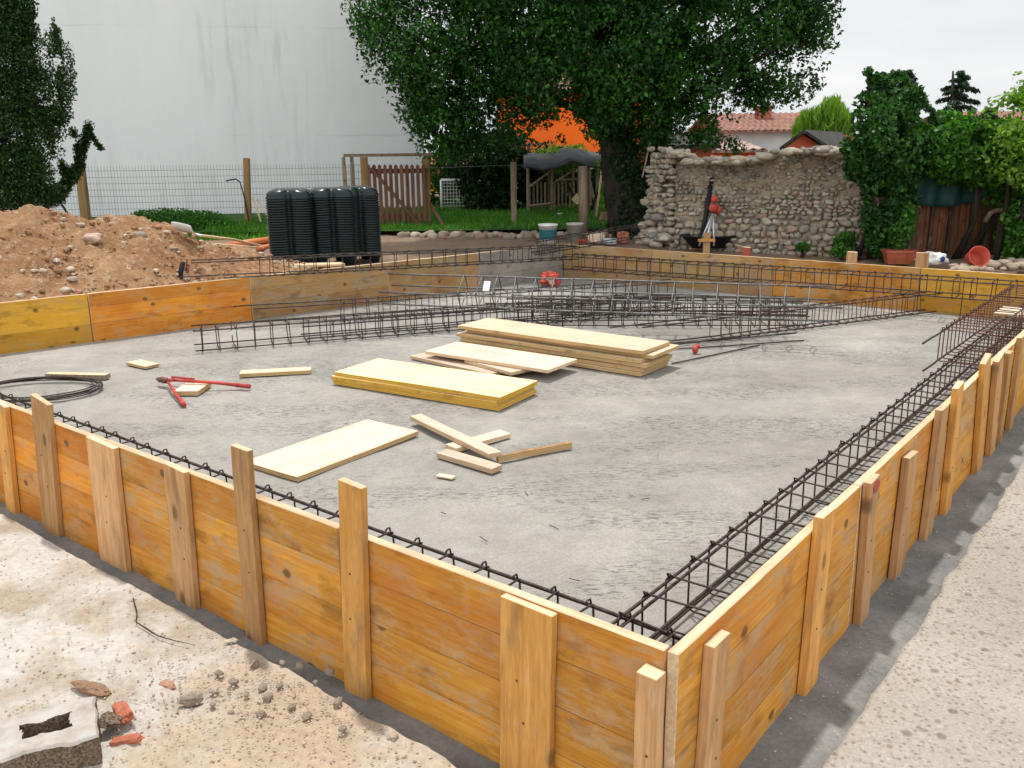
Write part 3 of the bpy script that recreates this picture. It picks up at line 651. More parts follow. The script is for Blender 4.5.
# ---- bolt cutter
rt = empty('bolt_cutter', at(166, 381, z=.16)); tag(rt, 'red handled bolt cutter lying open on the small offcut', 'bolt cutter')
def part(rt, m, name, mat, smooth=True, label=None):
    o = m.build(name, M[mat], rt, smooth); o.matrix_parent_inverse = Matrix.Identity(4)
    inv = rt.matrix_basis.inverted(); o.matrix_basis = inv
    if label: o['label'] = label
    return o
A_ = lambda x, y, z: at(x, y, z=z)
m = MB(); m.tube([A_(168, 382, .17), A_(172, 388, .165), A_(177, 396, .150), A_(182, 402, .142)], [.008, .010, .011, .012], 8); m.tube([A_(180.5, 400, .143), A_(184, 405, .14)], .0145, 8); part(rt, m, 'handle', 'red')
m = MB(); m.tube([A_(168, 380, .172), A_(190, 381, .178), A_(218, 383, .168), A_(240, 385.5, .150)], [.008, .010, .011, .012], 8); m.tube([A_(236, 385, .152), A_(250, 386.5, .146)], .0145, 8); part(rt, m, 'handle', 'red')
hp = A_(163, 380, .168); m = MB(); m.tube([A_(168, 381, .17), A_(163, 380, .168), A_(157, 379, .164)], [.016, .022, .009], 8); m.box(tuple(hp), (.05, .03, .025)); part(rt, m, 'jaw', 'rust')
m = MB(); m.tube([A_(172, 377, .178), A_(194, 379, .182)], .008, 6); m.box(tuple(A_(171, 380, .18)), (.035, .03, .015)); part(rt, m, 'spring', 'red')
# ---- coil of wire
m = MB(); c0 = W(4.80, .80, .135)
for k in range(11):
    rr = .32+random.uniform(-.025, .03); dx, dy = random.uniform(-.02, .02), random.uniform(-.02, .02); pts = []
    for i in range(41):
        a = 2*math.pi*i/40; q = rr*(1+.03*math.sin(2*a+k)); pts.append((c0.x-.0+dx+q*1.12*math.cos(a), c0.y+dy+q*.80*math.sin(a), c0.z+.004+.004*k*.6+.004*math.sin(3*a+k)))
    m.tube(pts, .0028, 5, cap=False)
tag(m.build('wire_coil', M['rebar'], smooth=True), 'dark coil of wire lying on the slab behind the leaning stake', 'wire coil')
m = MB(); q = [c0+Vector((.36+.1*math.cos(a), -.05+.2*math.sin(a), 0)) for a in (0, .5, 1, 1.5, 2)]
# ---- red plug & red bag
m = MB(); c = W(2.02, 4.10, .155); m.rock(c, (.022, .030, .030), sub=2, rough=.2, seed=3); m.tube([c+Vector((.0, 0, .01)), c+Vector((.03, .0, .03))], [.02, .012], 8)
tag(m.build('plastic_plug', M['redplastic'], smooth=True), 'small red plastic plug on the slab at the end of the rods', 'plug')
BG = W(4.74, 6.12, .13); rt = empty('crumpled_bag', BG); tag(rt, 'crumpled red and pink plastic bag in the back corner of the slab', 'bag')
m = MB(); m.rock(BG+Vector((0, .05, .065)), (.10, .08, .075), sub=4, rough=.75, seed=11); part(rt, m, 'bag_body', 'redplastic', False)
m = MB(); m.rock(BG+Vector((.0, -.02, .075)), (.05, .03, .04), sub=3, rough=.9, seed=5); part(rt, m, 'torn_paper', 'pinkish', False, 'pale pink torn paper showing in the bag')
# scattered wire offcuts on the slab
wg = random.Random(5)
for k, (u, v) in enumerate([(1.35, 1.25), (1.05, 1.05), (1.2, .8), (.95, 1.5), (.75, .75), (1.5, .9), (1.15, 2.0), (.9, .5)]):
    a = wg.uniform(0, 3); L = wg.uniform(.02, .05); p = W(u, v, .128)
    m = MB(); m.tube([p, p+Vector((math.cos(a)*L, math.sin(a)*L, .004))], .0016, 4)
    tag(m.build('wire_offcut', M['rebar']), 'tiny dark wire offcut lying on the bare front part of the slab', 'wire offcut', 'tiny wire offcuts on the slab')

# ================================================================== NEAR LEFT RUBBLE
rt = empty('concrete_block', W(1.34, -.72, .03)); tag(rt, 'broken grey hollow concrete block with a dark opening, lower left corner', 'concrete block')
m = MB(); A, B = W(1.205, -.70, 0), W(1.52, -.80, 0)
Mx = frame((0, 0, 0), (W(1.75, -.77)-W(1.25, -.66)))
cc = W(1.42, -.715, .0)
_p, _q = at(14, 757, z=.11), at(95, 735, z=.11); _d = (_q-_p).normalized(); _o = _q-_d*.20; _o.z = .02
R_ = frame(_o, _d)@Matrix.Translation((.0, .10, 0))@Matrix.Rotation(math.radians(-3), 4, 'X')
def blockmesh():
    # plan outline with hole, subdivided by grid cells
    m = MB(); nx, ny = 84, 44; Lx, Ly, Hh = .42, .21, .085; hole = lambda x, y: (.035 < x+.008*noise.noise((y*20, 0, 0)) < .150 and -.035 < y+.008*noise.noise((x*12, 4, 0)) < .040)
    idx = {}
    def vtx(i, j, t):
        if (i, j, t) not in idx:
            x = -Lx/2+Lx*i/nx; y = -Ly/2+Ly*j/ny
            ex = .014*fbm((x*9, y*9, 1), 3, 1); ey = .012*fbm((x*9, y*9, 5), 3, 1)
            z = t*Hh+(.008*fbm((x*8, y*8, 2), 4, 1.5) if t else 0)
            if t and (i in (0, nx) or j in (0, ny)): z -= .007
            idx[(i, j, t)] = len(m.v); m.v.append((x+ex, y+ey, z)); m.tone.append(0)
        return idx[(i, j, t)]
    solid = lambda i, j: 0 <= i < nx and 0 <= j < ny and not hole(-Lx/2+Lx*(i+.5)/nx, -Ly/2+Ly*(j+.5)/ny)
    for i in range(nx):
        for j in range(ny):
            if not solid(i, j): continue
            m.f.append((vtx(i, j, 1), vtx(i+1, j, 1), vtx(i+1, j+1, 1), vtx(i, j+1, 1))); m.m.append(0)
            for (a, b, di, dj) in (((i, j), (i+1, j), 0, -1), ((i+1, j), (i+1, j+1), 1, 0), ((i+1, j+1), (i, j+1), 0, 1), ((i, j+1), (i, j), -1, 0)):
                if not solid(i+di, j+dj): m.f.append((vtx(*a, 0), vtx(*b, 0), vtx(*b, 1), vtx(*a, 1))); m.m.append(1)
    return m
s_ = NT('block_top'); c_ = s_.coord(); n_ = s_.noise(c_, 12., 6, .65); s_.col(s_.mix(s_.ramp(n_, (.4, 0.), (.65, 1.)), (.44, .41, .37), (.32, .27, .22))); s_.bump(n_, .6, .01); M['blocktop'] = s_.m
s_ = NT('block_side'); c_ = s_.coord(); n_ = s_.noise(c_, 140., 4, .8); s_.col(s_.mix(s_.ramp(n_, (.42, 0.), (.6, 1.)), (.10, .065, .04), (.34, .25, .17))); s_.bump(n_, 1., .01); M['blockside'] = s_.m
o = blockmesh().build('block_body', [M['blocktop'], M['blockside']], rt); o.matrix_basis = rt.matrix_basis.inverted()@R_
def stone(px, py, d, rot, mat, label, cat='stone', name='stone', seed=1, z=.03, tone=.3, rough=.35, blocky=0., group=None, tilt=0., lift=.6):
    P = at(px, py, z=z); Rm = Matrix.Rotation(rot, 4, 'Z')@Matrix.Rotation(tilt, 4, 'X')
    m = MB(); m.rock((P.x, P.y, z+d[2]*lift), d, Rm, 4, rough, seed, tone=tone, blocky=blocky)
    o = m.build(name, M[mat], smooth=False); tag(o, label, cat, group); return o
M['brownstone'] = earth_mat('brown_stone', (.30, .17, .10), (.42, .27, .17), (.18, .10, .06))
stone(93, 692, (.072, .022, .016), -.42, 'brownstone', 'long flat brown stone behind the concrete block', seed=4)
stone(168, 687, (.027, .016, .010), -.5, 'pinkrock' if 'pinkrock' in M else 'stone', 'small pink angular stone alone on the pale ground', seed=8, tone=.95, blocky=.6)
stone(190, 703, (.030, .020, .018), .2, 'stone', 'grey lump of old concrete beside the small pink stone', seed=9, tone=.1)
stone(214, 692, (.014, .012, .010), .2, 'stone', 'small pale stone right of the grey lump', seed=19, tone=.6)
stone(124, 720, (.050, .020, .016), -.85, 'brick', 'long red brick fragment leaning in the gap beside the block', 'brick fragment', 'brick_fragment', 12, blocky=.7, tilt=.3, lift=1.6)
stone(128, 744, (.044, .016, .014), .25, 'brick', 'lower red brick fragment in front of the concrete block', 'brick fragment', 'brick_fragment', 15, blocky=.7)
stone(112, 732, (.034, .024, .015), -.4, 'blockside', 'grey brown concrete chunk between the red brick fragments', 'concrete chunk', 'concrete_chunk', 22, blocky=.5, lift=2.2)
stone(232, 642, (.018, .010, .008), .4, 'stone', 'pale stone lying in the dark strip under the tall stake', seed=31, tone=.7)
stone(393, 738, (.016, .012, .010), .1, 'stone', 'rounded stone on the dirt right of centre at the bottom', seed=33, tone=.5)
stone(133, 601, (.012, .008, .006), .1, 'stone', 'tiny stone at the head of the crack in the pale ground', seed=34, tone=.5)
rg = random.Random(21); pb = []
for k in range(5):
    m = MB(); m.rock((0, 0, 0), (1, .8, .6), None, 2, .4, 50+k, tone=(.5, .6, .65, .7, .75)[k], blocky=.3); me = m.mesh('pebble', M['stone'], False); pb.append(me)
sp = [(222, 672), (236, 680), (246, 676), (262, 690), (270, 700), (226, 688), (300, 668), (318, 680), (283, 662), (340, 705), (252, 664), (290, 705), (310, 716), (243, 692), (330, 672), (265, 716), (280, 686), (345, 728), (215, 706), (232, 712)]
for k, (px, py) in enumerate(sp):
    P = at(px+rg.uniform(-4, 4), py+rg.uniform(-3, 3), z=.04); s = rg.uniform(.007, .018)
    o = bpy.data.objects.new('pebble', pb[k % 5]); COL.objects.link(o); o.location = P; o.scale = (s, s, s); o.rotation_euler = (0, 0, rg.uniform(0, 6))
    tag(o, 'small rubble pebble among many on the dirt near the two tall stakes', 'pebble', 'rubble pebbles on the near dirt')
# fine gravel and crumbs: uncountable
m = MB(); tri = ICO[1]
for k in range(2600):
    if rg.random() < .55: px, py = rg.gauss(280, 90), rg.gauss(690, 35)
    else: px, py = rg.uniform(-20, 420), rg.uniform(540, 775)
    P = at(px, py, z=.04); u, v = uv_of(P)
    if v > -.11 or u < .3: continue
    s = rg.uniform(.0015, .0045)*(1.3 if rg.random() < .1 else 1); P.z = .036
    m.rock(P, (s, s*.8, s*.6), None, 1, .3, k, tone=.3+.5*rg.random()+(.2 if rg.random() < .12 else 0))
for k in range(700):
    u = -.2-abs(rg.gauss(0, .03)) if rg.random() < .6 else -rg.uniform(.02, .19); v = rg.uniform(.3, 5); P = W(u, v, .002 if u > -.19 else .03); s = rg.uniform(.0015, .004)
    m.rock(P, (s, s*.8, s*.6), None, 1, .3, k, tone=.3+.5*rg.random()+(.2 if rg.random() < .12 else 0))
tag(m.build('gravel', M['stone']), 'fine crumbs and gravel scattered on the pale ground outside the formwork', 'gravel', kind='stuff')
# crack in the crust, put in as a thin dark tube
m = MB(); pts = [at(x, y, z=.043) for x, y in ((133, 598), (137, 612), (136, 622), (147, 629), (158, 636), (176, 641), (195, 645))]
m.tube(pts, [.002, .003, .002, .0028, .002, .0015, .0006], 4); tag(m.build('crack_strand', M['bark']), 'thin dark twig running across the pale ground', 'fissure')

# ================================================================== EARTH HEAP
def heap_h(u, v):
    s = u-UL(v)                                      # distance beyond the far left wall
    pk = np.interp(v, [-2, .5, 1.6, 2.15, 2.5, 2.85, 3.2, 3.5, 3.85, 4.2, 4.8], [1.0, 1.06, 1.06, 1.05, .93, .95, .86, .70, .58, .44, .30])
    prof = np.interp(s, [.04, .12, .5, .9, 1.4, 2.0, 2.8, 3.4], [.0, .05, .45, .78, 1., .92, .4, 0.])
    edge = np.interp(v, [1., 2.4, 3.0, 6], [.47, .46, .34, .30]); base = edge if s < .3 else edge+(.3-edge)*min(1, (s-.3)/.6); prof *= (1-float(np.interp(v, [2.3, 3.0], [0, .75]))*float(np.interp(s, [.3, 1.1], [1, 0])))
    return base+max(0, pk-base)*prof
def heap_fn(a, b):
    v = -1.8+b*6.7; s = .035+a*3.3; u = UL(v)+s; p = W(u, v); h = heap_h(u, v); k = min(1, s/.25)
    n = .075*fbm((p.x, p.y, 0), 3, 1.7)+.045*fbm((p.x, p.y, 3), 4, 5.5)+.018*fbm((p.x, p.y, 5), 3, 19)
    cl = abs(noise.noise((p.x*9, p.y*9, h*5)))*.03
    return (p.x, p.y, h+(n+cl)*k*min(1, max(.15, (h-.28)*3)) - (.05 if (b in (0, 1) or a == 1) else 0))
tag(grid('earth_heap', 190, 330, heap_fn, M['earth'], smooth=True), 'long heap of reddish brown dug earth behind the far left wall', 'earth heap', kind='stuff')
def on_heap(px, py):
    lo = None
    for k in range(400):
        t = 5+k*.02; P = at(px, py, Y=t); u, v = uv_of(P)
        if u > UL(v)+.04 and P.z <= heap_h(u, v)+.02: return P
    return at(px, py, z=.35)
hm = MB(); rg = random.Random(9); M['clod'] = M['earth']
for k in range(2600):
    v = rg.uniform(-1, 4.6); s = rg.uniform(.05, 1.9); u = UL(v)+s; p = W(u, v); h = heap_h(u, v)+.075*fbm((p.x, p.y, 0), 3, 1.7)*min(1, s/.25)
    if h < .33: continue
    q = rg.paretovariate(2.2)*.007; q = min(q, .035); hm.rock((p.x, p.y, h+q*.2), (q, q*.85, q*.7), Matrix.Rotation(rg.uniform(0, 6), 3, 'Z'), 1, .35, k, blocky=.3)
tag(hm.build('soil_clods', M['earth']), 'crumbly clods of earth lying all over the brown heap', 'soil clods', kind='stuff')
hm = MB()
for k in range(1500):
    v = rg.uniform(-1, 4.8); q_ = rg.uniform(.05, 1.9); u = UL(v)+q_; p = W(u, v); h = heap_h(u, v)+.075*fbm((p.x, p.y, 0), 3, 1.7)*min(1, q_/.25)
    q = min(rg.paretovariate(2.0)*.006, .03); hm.rock((p.x, p.y, h+q*.3), (q*1.2, q, q*.7), Matrix.Rotation(rg.uniform(0, 6), 3, 'Z'), 1, .35, k, tone=rg.choice((.45, .5, .6, .7, .97)), blocky=.3)
tag(hm.build('heap_pebbles', M['stone']), 'countless pale pebbles mixed into the surface of the earth heap', 'pebbles', kind='stuff')
rk = [(92, 239, .085, .05, .8, 'largest flat pale stone in the middle of the earth heap'), (139, 236, .055, .045, .1, 'grey stone on the right flank of the earth heap'),
      (170, 249, .075, .03, .1, 'long grey stone near the right foot of the earth heap'), (70, 269, .030, .022, .7, 'pale stone low on the left of the heap'), (72, 279, .035, .02, .6, 'flat pale stone just under another pale one low on the heap'),
      (66, 290, .035, .025, .6, 'pale stone just above the panel joint'), (43, 271, .03, .02, .5, 'light stone left of the low pale stones'), (17, 214, .025, .02, .4, 'stone on the crest of the heap at the far left'),
      (80, 225, .035, .022, .5, 'stone on the crest just right of the fence post'), (100, 220, .028, .02, .7, 'pale stone on the crest between the post and the weeds'), (113, 224, .03, .02, .3, 'tan stone on the crest near the weeds'),
      (158, 227, .03, .018, .98, 'reddish stone at the crest left of the shovel'), (167, 232, .03, .016, .7, 'pale flat stone just left of the shovel blade'), (78, 292, .03, .02, .98, 'reddish clod stone touching the far left wall'), (20, 296, .03, .02, .6, 'stone against the yellow panel at the left edge'), (188, 258, .022, .012, .6, 'small stone at the right foot of the heap')]
for k, (px, py, a, b, t, l) in enumerate(rk):
    P = on_heap(px, py); m = MB(); m.rock((0, 0, 0), (a*1.25, b*1.3, b*1.0), None, 3, .35, 70+k, tone=t, blocky=.25)
    o = m.build('stone', M['stone'], smooth=True, M=Matrix.Translation(P)@Matrix.Rotation(rg.uniform(-.3, .3), 4, 'Z')); tag(o, l, 'stone', 'stones on the earth heap')

# ================================================================== BEHIND THE FAR LEFT WALL
# shovel
rt = empty('shovel', on_heap(186, 238)); tag(rt, 'shovel with a whitish blade lying on the end of the earth heap', 'shovel')
Pb = on_heap(186, 238)+Vector((0, 0, .06)); ax = (at(215, 243, Y=Pb.y-.15)-at(186, 232, Y=Pb.y)).normalized()
m = MB(); n = 9; side = ax.cross(Vector((0, .5, .85))).normalized(); up_ = side.cross(ax)
for t in (0, 1):
    for i in range(n):
        for j in range(n):
            a, b = i/(n-1), j/(n-1)*2-1; wd = .115*(1 if a > .35 else .55+.45*(a/.35)**.6)
            m.v.append(tuple(Pb+ax*(-.14+.26*a)+side*(b*wd*(1-.1*a))+up_*(.035*b*b-.012*math.cos(a*3)+t*.004))); m.tone.append(0)
for t in (0, 1):
    for i in range(n-1):
        for j in range(n-1):
            q = [t*n*n+i*n+j, t*n*n+i*n+j+1, t*n*n+(i+1)*n+j+1, t*n*n+(i+1)*n+j]; m.f.append(tuple(q if t else q[::-1])); m.m.append(0)
ed = [(0, j) for j in range(n)]+[(i, n-1) for i in range(1, n)]+[(n-1, j) for j in range(n-2, -1, -1)]+[(i, 0) for i in range(n-2, 0, -1)]
for k in range(len(ed)):
    a, b = ed[k], ed[(k+1) % len(ed)]; m.f.append((a[0]*n+a[1], b[0]*n+b[1], n*n+b[0]*n+b[1], n*n+a[0]*n+a[1])); m.m.append(0)
part(rt, m, 'blade', 'white')
m = MB(); e0 = Pb+ax*.10; e1 = at(262, 246, z=.36); m.tube([e0, e0.lerp(e1, .5)+Vector((0, 0, .02)), e1], .014, 8); part(rt, m, 'handle', 'sawn')
def stick(p, q, r, label, cat, mat='sawn', name='wooden_stick', group=None, n=6):
    m = MB(); p, q = Vector(p), Vector(q); mid = p.lerp(q, .5)+Vector((random.uniform(-.01, .01), 0, random.uniform(-.01, .01))); m.tube([p, mid, q], r, n)
    o = m.build(name, M[mat], smooth=True); tag(o, label, cat, group); return o
stick(at(194, 243, z=.46), at(264, 248, z=.36), .012, 'pale wooden stick lying just below the shovel handle', 'stick')
stick(at(228, 246, z=.37), at(276, 239, z=.40), .045, 'thick orange plastic pipe lying left of the black forms', 'pipe', 'orange_pipe', 'plastic_pipe', n=12)
stick(at(258, 249, z=.36), at(276, 243, z=.36), .03, 'short second orange pipe end beside the black forms', 'pipe', 'orange_pipe', 'plastic_pipe', n=12)
for px in (280, 315+19, 358, 363):
    pass
for k, (px, l) in enumerate([(283, 'orange pipe end showing under the left stack of black forms'), (334, 'orange rod end in front of the middle stack of black forms'), (358, 'orange pipe end in front of the right stack of black forms')]):
    P = at(px, 246, z=.36); m = MB(); m.lathe([(.045, -.05), (.05, .0), (.05, .05), (.035, .06), (.03, .0)] if k != 1 else [(.012, -.05), (.014, .1), (.01, .12)], 14, Matrix.Translation(P+Vector((0, -.12, .07)))@Matrix.Rotation(.5, 4, 'X')); tag(m.build('pipe_end', M['orange_pipe'], smooth=True), l, 'pipe')
def plank_at(p, q, wd, th, mat, label, name='plank', group=None, cat='plank'):
    p, q = Vector(p), Vector(q); d = q-p; Mx = frame(p, d); m = MB(); m.box((d.length/2, wd/2, th/2), (d.length, wd, th), jit=.002)
    o = m.build(name, [M[mat]], M=Mx); bv = o.modifiers.new('bevel', 'BEVEL'); bv.width = .003; tag(o, label, cat, group); return o
plank_at(at(176, 271, z=.44), at(345, 266, z=.40), .14, .025, 'sawn', 'long pale plank lying behind the far left wall, front one', group='planks behind the far left wall')
plank_at(at(186, 264, z=.46), at(300, 260, z=.42), .14, .025, 'fresh', 'pale plank lying behind the far left wall, back one', group='planks behind the far left wall')
plank_at(at(205, 276, z=.44), at(262, 273, z=.43), .05, .02, 'oldwood', 'narrow dark lath lying against the far left wall', group='planks behind the far left wall')
stick(at(180, 283, z=.45), at(183, 262, Y=at(180, 283, z=.45).y), .022, 'short black pipe stub standing behind the far left wall', 'pipe', 'blackmat', 'pipe_stub', n=10)
stick(at(184, 281, z=.45), at(187, 259, Y=at(184, 281, z=.45).y), .008, 'thin rusty rod standing beside the black pipe stub', 'rod', 'rust', 'steel_rod')
# ---- three stacks of nested black plastic dome forms
def form_mesh(kind):
    m = MB(); N = 96; R = .245
    def rad(a, k):      # rounded square with a groove in the middle of every side
        c, s = abs(math.cos(a)), abs(math.sin(a)); r = 1/((c**5+s**5)**(1/5))
        g = math.cos(2*a)**2; g = math.exp(-((1-g)/.16)) ; return R*r*(1-.24*g*(1-k*.9))
    if kind == 'mid': prof = [(.86, 0, 0), (1., .001, 0), (1., .013, 0), (.955, .018, 0), (.945, .030, 0)]
    elif kind == 'top': prof = [(1., .0, 0), (1., .013, 0), (.96, .02, 0), (.955, .035, .0), (.93, .055, .05), (.84, .078, .2), (.62, .092, .5), (.3, .098, .9), (.02, .10, 1)]
    else: prof = [(.78, -.02, 0), (1., -.015, 0), (1., .013, 0), (.955, .018, 0), (.945, .030, 0)]
    for pr, z, k in prof:
        for i in range(N):
            a = 2*math.pi*i/N; r = rad(a, k)*pr; zz = z-(.012*math.cos(8*a)*k if kind == 'top' and .1 < k < .8 else 0); m.v.append((r*math.cos(a), r*math.sin(a), zz)); m.tone.append(0)
    for j in range(len(prof)-1):
        for i in range(N): m.f.append((j*N+i, j*N+(i+1) % N, (j+1)*N+(i+1) % N, (j+1)*N+i)); m.m.append(0)
    if kind == 'foot':
        for sx in (-1, 1):
            for sy in (-1, 1): m.lathe([(.035, -.115), (.05, -.11), (.085, -.01)], 14, Matrix.Translation((sx*.155, sy*.155, 0)))
    return m.mesh('dome_form', M['black'], True)
FM = {k: form_mesh(k) for k in ('mid', 'top', 'foot')}
for me in FM.values(): me.polygons.foreach_set('use_smooth', [True]*len(me.polygons))
for (px, py, n, ang, s, wh) in ((295, 270, 25, .16, 1., 'left'), (335, 267, 25, .25, 1., 'middle'), (358, 264, 25, .5, .98, 'right')):
    P = at(px, py, z=.33); d = Vector((P.x, P.y, 0)).normalized(); P += d*.22; z = .33+.115
    for k in range(n):
        kd = 'foot' if k == 0 else ('top' if k == n-1 else 'mid'); o = bpy.data.objects.new('dome_form', FM[kd]); COL.objects.link(o)
        o.location = (P.x+random.uniform(-.002, .002), P.y, z+k*.0262); o.rotation_euler = (0, 0, ang+random.uniform(-.008, .008)); o.scale = (s, s, 1)
        l = {'foot': 'bottom black plastic dome form on its feet in the %s stack', 'top': 'topmost black plastic dome form with a ribbed cap on the %s stack', 'mid': 'black ribbed plastic dome form nested in the %s stack'}[kd] % wh
        tag(o, l, 'plastic form', 'black forms nested in the %s stack' % wh)

# ================================================================== FENCE, GATE, BUILDING
FY = 14.5
def fence_z(x): return 1.33
rt = empty('wire_fence', (-6, FY, .38)); tag(rt, 'grey welded wire mesh fence in front of the big white wall', 'fence')
m = MB(); x0, x1 = at(-60, 200, Y=FY).x, at(352, 200, Y=FY).x; x = x0
while x < x1: m.tube([(x, FY, .3), (x+.01*noise.noise((x, 0, 0)), FY, 1.37)], .0024, 3, cap=False); x += .05
for z in np.arange(.4, 1.38, .1): m.tube([(x0, FY+.004, z), ((x0+x1)/2, FY+.004, z-.01), (x1, FY+.004, z)], .0030 if z < 1.3 else .004, 3, cap=False)
part(rt, m, 'wire_mesh', 'silver2' if 'silver2' in M else 'mesh') if 'mesh' in M else None
M['mesh'] = simple('galvanised_wire', (.16, .17, .17), .6, .2, .1, 4); part(rt, m, 'wire_mesh', 'mesh')
def post(px, pyb, pyt, Y, r, mat, rt, lean=0., name='post', square=True, zb=.3):
    P = at(px, pyb, Y=Y); Q = at(px+lean, pyt, Y=Y); m = MB(); P.z = zb
    if square:
        m.tube([P, P.lerp(Q, .5), Q], r*1.3, 4)
    else: m.tube([P, P.lerp(Q, .5), Q], r, 10)
    return part(rt, m, name, mat, False)
M['ochre'] = wood('ochre_post', (.30, .17, .06), (.42, .26, .11), .4, 2)
post(86, 222, 159, FY-.05, .065, 'ochre', rt, -7); post(249, 238, 158, FY-.05, .048, 'ochre', rt, -2.5)
stick(at(261, 222, Y=FY-.4), at(253, 198, Y=FY-.1), .018, 'pale batten leaning on the right side of the second fence post', 'stick')
stick(at(276, 232, Y=FY-.5), at(258, 199, Y=FY-.1), .015, 'pale thin stick leaning between the fence post and black forms', 'stick')
m = MB(); m.tube([at(x, y, Y=FY-.12) for x, y in ((252, 236), (249, 222), (246, 205), (243, 192), (240, 182), (236, 179), (230, 180), (226, 181))], .011, 6); tag(m.build('bent_wire', M['blackmat'], smooth=True), 'dark bent cable hanging on the second fence post', 'cable')
# gate
GY = 13.6
rt = empty('wooden_gate', at(395, 233, Y=GY)); tag(rt, 'reddish brown picket gate with a diagonal brace beside the white building', 'gate')
M['gatewood'] = wood('gate_wood', (.13, .055, .03), (.22, .10, .055), .4, 2)
for k in range(11):
    px = 372+k*5.35; P = at(px, 236, Y=GY); Q = at(px, 164, Y=GY); m = MB(); wd = .052
    z0, z1 = .38, Q.z
    m.add([(P.x-wd/2, GY, z0), (P.x+wd/2, GY, z0), (P.x+wd/2, GY, z1-.03), (P.x, GY, z1), (P.x-wd/2, GY, z1-.03)]+[(P.x-wd/2, GY+.02, z0), (P.x+wd/2, GY+.02, z0), (P.x+wd/2, GY+.02, z1-.03), (P.x, GY+.02, z1), (P.x-wd/2, GY+.02, z1-.03)],
          [(0, 1, 2, 3, 4), (9, 8, 7, 6, 5)]+[(i, i+5, (i+1) % 5+5, (i+1) % 5) for i in range(5)]); part(rt, m, 'slat', 'gatewood', False)
for y in (171, 216):
    m = MB(); a, b = at(369, y, Y=GY+.05), at(427, y, Y=GY+.05); m.box(((a.x+b.x)/2, GY+.045, (a.z+b.z)/2), (b.x-a.x, .03, .07)); part(rt, m, 'rail', 'gatewood', False)
m = MB(); m.tube([at(371, 168, Y=GY-.02), at(424, 230, Y=GY-.02)], .028, 4); part(rt, m, 'brace', 'gatewood', False)
rt = empty('gate_frame', at(386, 233, Y=GY+.1)); tag(rt, 'weathered wooden frame carrying the picket gate, with a wire filled side bay', 'gate frame')
GF = GY+.12
for px in (346, 354, 366, 427):
    P = at(px, 200, Y=GF); m = MB(); hw = .05 if px > 360 else .022; zt = at(px, 157, Y=GF).z; m.box((P.x, GF, (.36+zt)/2), (hw*2, hw*2, zt-.36)); part(rt, m, 'post', 'ochre' if px in (366, 427) else 'oldwood', False)
a, b = at(344, 157, Y=GF), at(431, 157, Y=GF); m = MB(); m.box(((a.x+b.x)/2, GF, a.z+.022), (b.x-a.x, .08, .045)); part(rt, m, 'beam', 'oldwood', False)
m = MB(); a, b = at(346, 165, Y=GF), at(366, 165, Y=GF)
for k in range(6): x = a.x+(b.x-a.x)*k/5; m.tube([(x, GF, .4), (x, GF, a.z)], .0035, 4)
for k in range(10): z = .45+k*.1; m.tube([(a.x, GF, z), (b.x, GF, z)], .0035, 4)
part(rt, m, 'wire_panel', 'mesh', False)
stick(at(430, 203, Y=GF), at(449, 234, Y=GF-.6), .028, 'dark wooden brace propping the right post of the gate frame', 'brace', 'gatewood', 'wooden_brace')
# single round post with wire further right
rt = empty('fence_post', at(514, 230, z=.38)); Yp = at(514, 229, z=.38).y; tag(rt, 'slim brown wooden fence post standing alone in front of the hedge', 'fence post')
post(514, 230, 162, Yp, .045, 'oldwood', rt, -.5, square=False)
m = MB(); m.tube([at(427, 168, Y=Yp), at(514, 165, Y=Yp), at(640, 162, Y=Yp)], .004, 4); part(rt, m, 'top_wire', 'mesh')
# white building: a big blind wall
bx = [(-22, 16.2), (-2.15, 22.6)]
a, b = Vector((-24, 13.6, 0)), Vector((at(425, 200, Y=17.6).x, 17.6, 0)); d = (b-a).normalized(); nrm = Vector((-d.y, d.x, 0))
rt = empty('white_building', (a+b)/2); tag(rt, 'large white building with a tall blind plaster wall streaked by damp', 'building')
m = MB(); c = a+nrm*9; e = b+nrm*9; Hh = 13
m.add([(*p.xy, .2) for p in (a, b, e, c)]+[(*p.xy, Hh) for p in (a, b, e, c)], [(0, 1, 5, 4), (1, 2, 6, 5), (2, 3, 7, 6), (3, 0, 4, 7), (4, 5, 6, 7)])
s = NT('white_plaster'); c_ = s.coord(); n1 = s.noise(s.n('Mapping', _0=c_, _3=(1., 1., .22)).outputs[0], .55, 6, .6)
n2 = s.noise(s.n('Mapping', _0=c_, _3=(4., 4., .35)).outputs[0], 1.6, 6, .65)
n3 = s.noise(c_, .35, 4, .55)
bs = s.mix(s.ramp(n1, (.38, 0.), (.66, 1.)), (.87, .87, .865), (.78, .79, .785))
stf = s.math('MULTIPLY', s.ramp(n2, (.5, 0.), (.75, 1.)), s.ramp(n3, (.50, 0.), (.64, 1.)))
bs = s.mix(s.math('MULTIPLY', stf, .5), bs, (.40, .41, .40))
